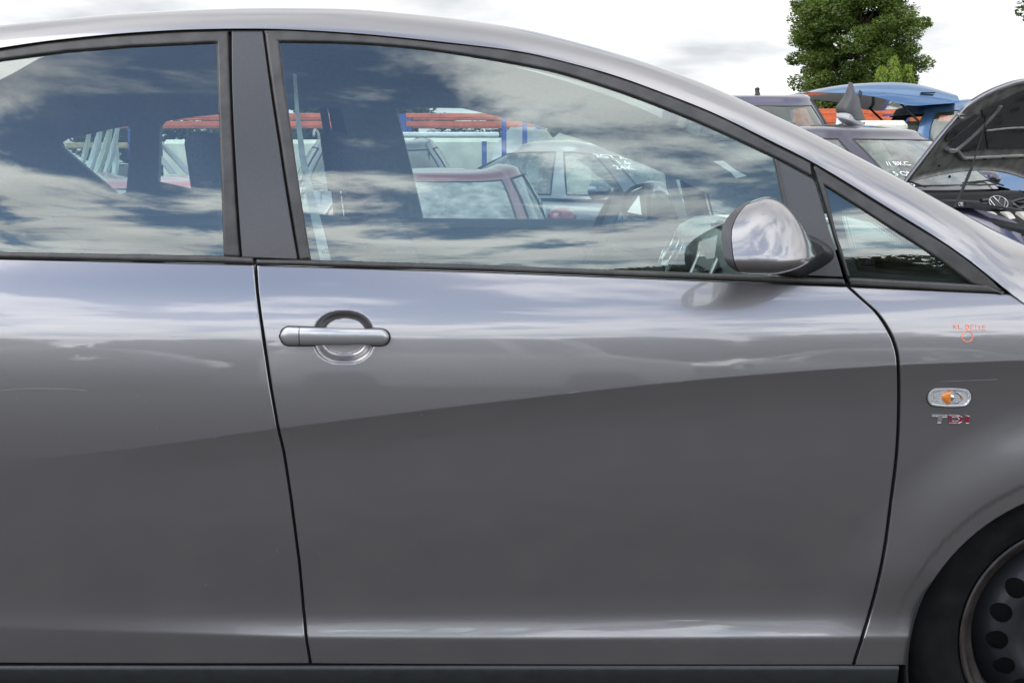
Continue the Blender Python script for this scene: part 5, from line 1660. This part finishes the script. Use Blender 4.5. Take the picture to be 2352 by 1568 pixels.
# stay
m2 = MB(); A_ = hp(2266, 256, .02); B_ = lv(2232, 385, 9.25); C_ = lv(2193, 478, 9.05)
m2.tube([A_, A_ + (B_ - A_) * .5, B_], .005, 8); m2.tube([B_, C_], .011, 8); tag(m2.build('bonnet_stay', M['dark'], vw))
# engine bay
ebk0 = plain('hose_black', (.012, .012, .013), .4, 0, .3, 30, .2, 300)
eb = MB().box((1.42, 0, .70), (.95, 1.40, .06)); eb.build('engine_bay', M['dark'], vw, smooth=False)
cw = MB(); rings = []
for yy in np.linspace(-.74, .74, 22):
    b_ = .03 * (1 - (yy / .74) ** 2)
    rings.append([(.90 + b_, yy, .99), (.98 + b_, yy, .985), (1.04 + b_, yy, .965), (1.07 + b_, yy, .93), (1.08 + b_, yy, .86)])
cw.loft(rings, closed_ring=False); cwo = cw.build('cowl', M['dark'], vw)
for k in range(2):
    m2 = MB(); m2.tube([(1.12 + .07 * k, yy, .90 - .035 * k + .01 * math.sin(yy * 6)) for yy in np.linspace(-.66, .66, 18)], .022 - .006 * k, 8); m2.build('pipe', M['black'], vw)
for sy in (-1, 1):
    m2 = MB(); m2.loft([[(1.02 + dx, sy * (.60 - .0), .84) for dx in (0, .2)], [(1.02 + dx, sy * .62, .93) for dx in (0, .25)], [(1.02 + dx, sy * .72, .94) for dx in (0, .5)], [(1.02 + dx, sy * .80, .90) for dx in (0, .9)]], closed_ring=False)
    m2.build('inner_wing', blk, vw)
for k, yy in enumerate(np.linspace(-.62, .62, 9)):
    m2 = MB().box((1.085 + .004 * k % .01, yy, .905), (.03, .10, .05), bev=.01); m2.build('cowl_louvre', ebk0, vw)
for k, (ya, yb, zz, r_) in enumerate(((-.55, -.1, .90, .02), (-.2, .5, .915, .016), (.1, .62, .88, .024), (-.6, .2, .855, .014))):
    m2 = MB(); m2.tube([(1.16 + .05 * k + .04 * math.sin(t_ * 5 + k), ya + (yb - ya) * t_, zz + .02 * math.sin(t_ * 7 + k)) for t_ in np.linspace(0, 1, 14)], r_, 7); m2.build('hose', ebk0, vw)
bx = MB().box((1.25, -.50, .87), (.28, .2, .14), bev=.02); bx.build('battery', M['black'], vw)
# engine cover with emblem and beige ribs
ex0 = lv(2293, 472, 9.3)
ecx, ecz = ex0.x, ex0.z
ecy = ex0.y
ec = MB(); rings = []
for u in np.linspace(0, 1, 14):
    xx = ecx - .22 + .62 * u; zz = ecz + .0 - .11 * u ** 1.4 - .012
    w_ = .36 * (1 - .25 * abs(2 * u - 1) ** 3)
    rings.append([(xx, ecy - w_, zz - .09), (xx, ecy - w_, zz - .03), (xx, ecy - w_ * .92, zz - .006), (xx, ecy, zz), (xx, ecy + w_ * .92, zz - .006), (xx, ecy + w_, zz - .03), (xx, ecy + w_, zz - .09)])
ec.loft(rings, closed_ring=False); ebk = plain('engine_black', (.008, .008, .009), .55, 0, .3, 30, .2, 300, spec=.3)
eco = ec.build('engine_cover', ebk, vw)
for k in range(3):
    m2 = MB(); rings = []
    a_ = lv(2268 + 36 * k, 486, 9.25); b_ = lv(2292 + 37 * k, 508, 9.0)
    for u in np.linspace(0, 1, 8):
        c_ = a_ + (b_ - a_) * u; zz = c_.z + .02 * math.sin(u * math.pi)
        rings.append([(c_.x, c_.y - .046, zz - .04), (c_.x, c_.y - .038, zz), (c_.x, c_.y + .038, zz), (c_.x, c_.y + .046, zz - .04)])
    m2.loft(rings, closed_ring=False); m2.add(rings[-1], [(0, 1, 2, 3)]); m2.build('beige_rib', M['beige'], eco)
# round emblem: ring, V over W
tl_ = R(44)
eu = Vector((-math.sin(tl_) * 0 - math.cos(tl_), 0, math.sin(tl_))); ev = Vector((0, 1, 0)); rotE = Matrix.Rotation(R(-38), 3, 'Z'); eu = rotE @ eu; ev = rotE @ ev; en = ev.cross(eu).normalized()
if en.x < 0: en = -en
ecn = Vector((ecx + .0, ecy, ecz + .022))
rE = .068
def ep(u, v, o_=0): return ecn + ev * u * rE + eu * v * rE + en * o_
m2 = MB(); m2.add([ep(math.cos(a), math.sin(a), -.004) for a in np.linspace(0, 2 * math.pi, 33)[:-1]], [tuple(range(32))]); m2.loft([[ep(math.cos(a), math.sin(a), -.004) for a in np.linspace(0, 2 * math.pi, 33)[:-1]], [ep(math.cos(a), math.sin(a), -.03) for a in np.linspace(0, 2 * math.pi, 33)[:-1]]])
emb = m2.build('emblem', M['black'], vw, smooth=False)
m2 = MB(); m2.tube([ep(.95 * math.cos(a), .95 * math.sin(a)) for a in np.linspace(0, 2 * math.pi, 41)[:-1]], .0034, 8, closed=True)
for ln_ in ([(-.33, .82), (0, .10), (.33, .82)], [(-.80, .42), (-.40, -.74), (0, .02), (.40, -.74), (.80, .42)]):
    m2.tube([ep(*p) for p in ln_], .0034, 6)
tag(m2.build('emblem_relief', M['satin'], emb), kind='stuff')
m2 = MB(); vs, fs = text_mesh('C92', .034); c_ = lv(2207, 469, 9.0)
m2.add([(c_.x + .0, c_.y + v[0], c_.z + v[1]) for v in vs], fs); tag(m2.build('marker_writing', M['white_ink'], vw, smooth=False, recalc=False), kind='stuff')
m2 = MB(); a = [Vector(fv(p_, v_)) + Vector((.012, 0, .006)) for p_, v_ in ((24, .30), (29, .27), (33, .33), (30, .42), (25, .40))]
m2.add(a, [(0, 1, 2, 3, 4)]); m2.build('paper_sheet', M['paper'], vw, smooth=False)

# ================================================================== RACKS, PANELS
def rack(px0, px1, d, n_up, label, beams, top):
    x0, x1 = bgx(px0, d), bgx(px1, d); yy = d - 2.6
    r_ = empty('pallet_rack', ((x0 + x1) / 2, yy, 0), 0, label, 'rack', 'pallet racks along the back of the yard'); ox = (x0 + x1) / 2
    for i in range(n_up):
        xx = x0 + (x1 - x0) * i / (n_up - 1) - ox
        for dy in (0, .9):
            m2 = MB().box((xx, dy, top / 2), (.09, .07, top)); u_ = m2.build('upright', M['rackblue'], r_, smooth=False)
        m2 = MB()
        m2.tube([(xx, 0, .4), (xx, .9, 1.2)], .018, 5); m2.build('brace', M['rackblue'], u_)
    for i in range(n_up - 1):
        xa = x0 + (x1 - x0) * i / (n_up - 1) - ox; xb = x0 + (x1 - x0) * (i + 1) / (n_up - 1) - ox
        for zb_ in beams:
            for dy in (-.05, .95):
                m2 = MB().box(((xa + xb) / 2, dy, zb_[0]), (xb - xa - .1, .05, zb_[1]), bev=.008); m2.build('beam', zb_[2], r_)
    return r_
def zat(py, d): return P(1176, py, d - 2.6)[2]
D1 = 17.0
rack(-300, 1235, D1, 6, 'long orange and blue pallet rack seen through the car windows', [(zat(266, D1), .06, M['orange']), (zat(285, D1), .07, M['orange']), (zat(334, D1), .07, M['wood'])], zat(262, D1))
D2 = 19.0
rack(1540, 2330, D2, 4, 'orange and blue pallet rack below the big tree', [(zat(257, D2), .08, M['orange']), (zat(276, D2), .09, M['orange'])], zat(250, D2))
# short blue posts with white panels behind the silver-blue saloon
for k, (px, tp) in enumerate(((1113, 325), (1158, 270), (1205, 276))):
    d = 13.4
    m2 = MB().box((0, 0, zat(tp, d) / 2), (.05, .05, zat(tp, d))); o = m2.build('blue_post', M['rackblue'], smooth=False); o.location = (bgx(px, d), d - 2.6, 0)
    tag(o, ['short blue post left of the silver-blue saloon roof', 'tall blue post rising behind the silver-blue saloon roof', 'right-hand blue post with a row of holes behind the saloon'][k], 'post', 'blue posts behind the saloon')
    m2 = MB()
# white car panels leaning on the racks
def lean_panel(px, py_top, py_bot, d, w, lean, mat, label, curve=.06, grp='white car panels leaning on the racks', cat='car panel'):
    z1, z0 = zat(py_top, d), max(0, zat(py_bot, d)); h_ = z1 - z0
    rings = []
    for u in np.linspace(0, 1, 10):
        z = z0 + h_ * u; ox_ = lean * u; ww = w * (.75 + .25 * math.sin(u * math.pi)) * (1 - .35 * max(0, u - .7) / .3)
        b_ = curve * math.sin(u * math.pi)
        rings.append([(ox_ - ww / 2, b_, z), (ox_ - ww / 4, b_ - .03, z), (ox_ + ww / 4, b_ - .03, z), (ox_ + ww / 2, b_, z), (ox_ + ww / 2, b_ + .03, z), (ox_ - ww / 2, b_ + .03, z)])
    m2 = MB(); m2.loft(rings, caps=True); o = m2.build('car_panel', mat, ang=40)
    o.location = (bgx(px, d), d - 2.6, 0)
    return tag(o, label, cat, grp)
dP = 12.5
lean_panel(178, 300, 420, dP, .05, .16, M['cream'], 'leftmost cream leaning panel in the triangular rear quarter window')
lean_panel(198, 298, 420, dP + .2, .075, .18, M['white'], 'second leaning panel from the left in the triangular rear quarter window')
lean_panel(218, 293, 420, dP + .4, .08, .20, M['cream'], 'third leaning panel in the quarter window, tallest of the cream ones')
lean_panel(240, 290, 420, dP + .6, .06, .18, M['white'], 'narrow white panel just left of the blue upright')
lean_panel(265, 326, 420, dP + .8, .06, .04, M['white'], 'short white panel standing nearly upright beside the blue upright')
lean_panel(404, 290, 400, dP + .3, .08, -.42, M['greylight'], 'grey strip leaning left, seen in the far rear door window')
lean_panel(440, 300, 400, dP + .5, .07, -.40, M['greylight'], 'grey strip leaning left, just beside the seat in the far rear door window')
lean_panel(1180, 292, 420, 14.2, .55, .10, M['white'], 'wide white door panel standing between the blue posts', .1)
lean_panel(1250, 298, 420, 14.6, .5, -.1, M['cream'], 'cream panel right of the blue posts', .1)
lean_panel(1330, 302, 420, 15.2, .9, .0, M['cream'], 'broad cream panel behind the roof of the silver-blue saloon', .1)
lean_panel(1922, 272, 420, 14.0, .10, -.02, M['white'], 'white square-topped panel right of the dark blue people carrier', .02)
# pale containers behind the racks
for k, (px, d, w, zt_, mt, lb) in enumerate(((1065, 16.3, 1.6, 318, 'cream', 'cream box stack seen beyond the maroon coupe'), (1450, 16.4, 1.3, 304, 'white', 'white box stack beyond the saloon windscreen'), (1985, 15.5, .70, 279, 'cream', 'white box behind the loose grey bumper'),
                                             (2100, 17.0, .70, 281, 'cream', 'white box left of the blue van'), (640, 16.2, 2.6, 322, 'cream', 'long cream box stack seen in the far rear door window'))):
    z1 = zat(zt_, d); m2 = MB().box((0, 0, z1 / 2), (w, .8, z1), bev=.05); o = m2.build('storage_box', M[mt]); o.location = (bgx(px, d), d - 2.6, 0); tag(o, lb, 'box', 'pale boxes at the back')

# ================================================================== TREES
def tree(name, label, loc, height, width, mat, n_leaf, leaf, seed, trunk_h=None, clumps=70, shape='round', group=None, zlo=.12, squash=1.0, cr=(.09, .20)):
    rs_ = np.random.RandomState(seed)
    root = empty(name, loc, 0, label, 'tree', group)
    # crown made of many leaf sprays gathered in uneven clumps
    cs = []
    while len(cs) < clumps:
        p = rs_.uniform(-1, 1, 3)
        r_ = np.linalg.norm(p)
        if r_ > 1: continue
        if shape == 'cone':
            zz = (p[2] + 1) / 2; 
            if math.hypot(p[0], p[1]) > (1 - zz) ** .8 * .95 + .05: continue
        elif r_ < .35 and rs_.rand() < .6: continue
        cs.append((p[0] * width / 2 * .86, p[1] * width / 2 * .86 * squash, height * (zlo + (1 - zlo) * (p[2] * .9 + 1) / 2), (rs_.uniform(*cr) if shape != 'cone' else .12) * width))
    cs = np.array(cs)
    idx = rs_.randint(0, clumps, n_leaf)
    dirs = rs_.normal(size=(n_leaf, 3)); dirs /= np.linalg.norm(dirs, axis=1)[:, None]
    rad = rs_.uniform(.25, 1.0, n_leaf) ** .5
    flat_ = np.array([1.0, 1.0, .62]) if shape != 'cone' else np.array([.8, .8, 1.6])
    pos = cs[idx, :3] + dirs * (cs[idx, 3] * rad)[:, None] * flat_
    # each leaf spray: a bent diamond of two triangles
    t1 = rs_.normal(size=(n_leaf, 3)); t1[:, 2] *= .45 if shape != 'cone' else 2.5; t1 /= np.linalg.norm(t1, axis=1)[:, None]
    up_ = dirs * .6 + np.array([0, 0, .8]) + rs_.normal(size=(n_leaf, 3)) * .35
    t2 = np.cross(up_, t1); t2 /= np.linalg.norm(t2, axis=1)[:, None] + 1e-9
    sz = leaf * rs_.uniform(.6, 1.35, n_leaf)[:, None]
    v = np.stack([pos - t1 * sz, pos - t2 * sz * .42, pos + t1 * sz, pos + t2 * sz * .42 ], 1)
    v[:, 1, 2] -= sz[:, 0] * .10; v[:, 3, 2] -= sz[:, 0] * .10
    V = v.reshape(-1, 3); nq = n_leaf
    me = bpy.data.meshes.new('crown')
    me.vertices.add(nq * 4); me.vertices.foreach_set('co', V.ravel().astype(np.float32))
    me.loops.add(nq * 4); me.loops.foreach_set('vertex_index', np.arange(nq * 4, dtype=np.int32))
    me.polygons.add(nq); me.polygons.foreach_set('loop_start', np.arange(0, nq * 4, 4, dtype=np.int32))
    me.update(calc_edges=True); me.materials.append(mat)
    link(bpy.data.objects.new('crown', me), root)
    th = trunk_h or height * .8
    m2 = MB(); m2.tube([(0.05 * height * .1 * math.sin(k_), .03 * math.cos(k_ * 2), th * k_ / 8) for k_ in range(9)], [width * .035 * (1 - .09 * k_) for k_ in range(9)], 10)
    tr_ = m2.build('trunk', M['bark'], root)
    for k_ in range(0, min(clumps, 26)):
        c = cs[k_]; z0 = max(height * .08, c[2] - .35 * math.hypot(c[0], c[1]) - .1 * height)
        z0 = min(z0, th * .95)
        m2 = MB(); a = Vector((0, 0, z0)); b = Vector(c[:3]); mid_ = (a + b) / 2 + Vector((0, 0, -.03 * height))
        m2.tube([a, mid_, b], [width * .012, width * .008, width * .003], 5); m2.build('limb', M['bark'], tr_)
    return root
d = 46; cxp = 1955
tree('lime_tree', 'big dark green lime tree rising behind the parked cars', (bgx(cxp, d), d - 2.6, 0), 10.2, 5.2, M['leaf'], 170000, .062, 3, clumps=360, zlo=.03, cr=(.05, .13))
d = 38
tree('cypress', 'small yellow-green conifer in front of the big lime tree', (bgx(2020, d), d - 2.6, 0), zat(128, d) * 1.2, 1.9, M['leaf2'], 14000, .055, 5, clumps=40, shape='cone', zlo=.05)
tree('cypress', 'lower bright green conifer right of the yellow-green one', (bgx(2068, d), d - 2.6, 0), zat(160, d) * 1.15, 1.5, M['leaf2'], 10000, .055, 8, clumps=34, shape='cone', zlo=.05)
d = 30
tree('maple_tree', 'tree at the right edge of the picture with only a few leafy twigs in view', (bgx(2352, d) + 1.95, d - 2.6, 0), 7.6, 4.1, M['leaf3'], 26000, .085, 11, clumps=60, zlo=.42)
for k, (px, d, h_, w_, lb) in enumerate(((745, 38, 4.0, 3.6, 'bushy tree seen beyond the orange rack in the left part of the front window'), (960, 40, 3.4, 3.4, 'pale bushy tree just right of the far door pillar'), (560, 42, 3.6, 4.5, 'broad bush hidden mostly by the black door pillar'),
                                         (330, 40, 3.5, 4.0, 'bush beyond the rack in the far rear door window'), (1200, 46, 3.1, 5.0, 'low wide bush beyond the orange rack, right of the pale tree'), (2135, 40, 2.6, 2.4, 'low hedge bush under the raised blue tailgate'), (1800, 44, 3.0, 3.0, 'low bush behind the dark blue people carrier'))):
    tree('bush', lb, (bgx(px, d), d - 2.6, 0), h_, w_, M['leaf3'], 9000, .10, 20 + k, clumps=34, group='bushes behind the racks', zlo=.05)

# ---- assumed things across the yard, added to supply reflections in paint and glass
make_car('van', 'white van parked opposite, seen only as a pale reflection in the door', 'van', (-.30, -9.2, 0), 0.06, whitep, L=4.0, Wd=1.9, H=1.95, belt=1.15, hood_z=1.0, deck_z=1.3, cowl=1.2, roof0=.7, roof1=-1.7, tail=-1.85, plan_n=8, roof_round=.12)
make_car('hatchback', 'unseen silver car added opposite, reflected low in the wing and front door', 'car', (4.3, -9.6, 0), .1, lsil, L=4.1, H=1.45)
make_car('hatchback', 'unseen graphite car added opposite, reflected in the rear door', 'car', (-4.9, -9.3, 0), 3.1, dkest, L=4.1, H=1.45)
for k, (xx, yy, h_, w_) in enumerate(((-26, -48, 6.0, 12), (-14, -50, 5.4, 11), (-4, -47, 5.8, 11), (5, -50, 6.6, 11), (14, -46, 8.2, 12), (24, -47, 8.4, 12), (-38, -45, 6, 12), (35, -44, 8, 13))):
    tree('far_tree', 'tree of the row added across the yard behind the photographer', (xx, yy, 0), h_, w_, M['leaf3'], 9000, .50, 60 + k, clumps=60, group='trees added across the yard behind the photographer', zlo=.02)
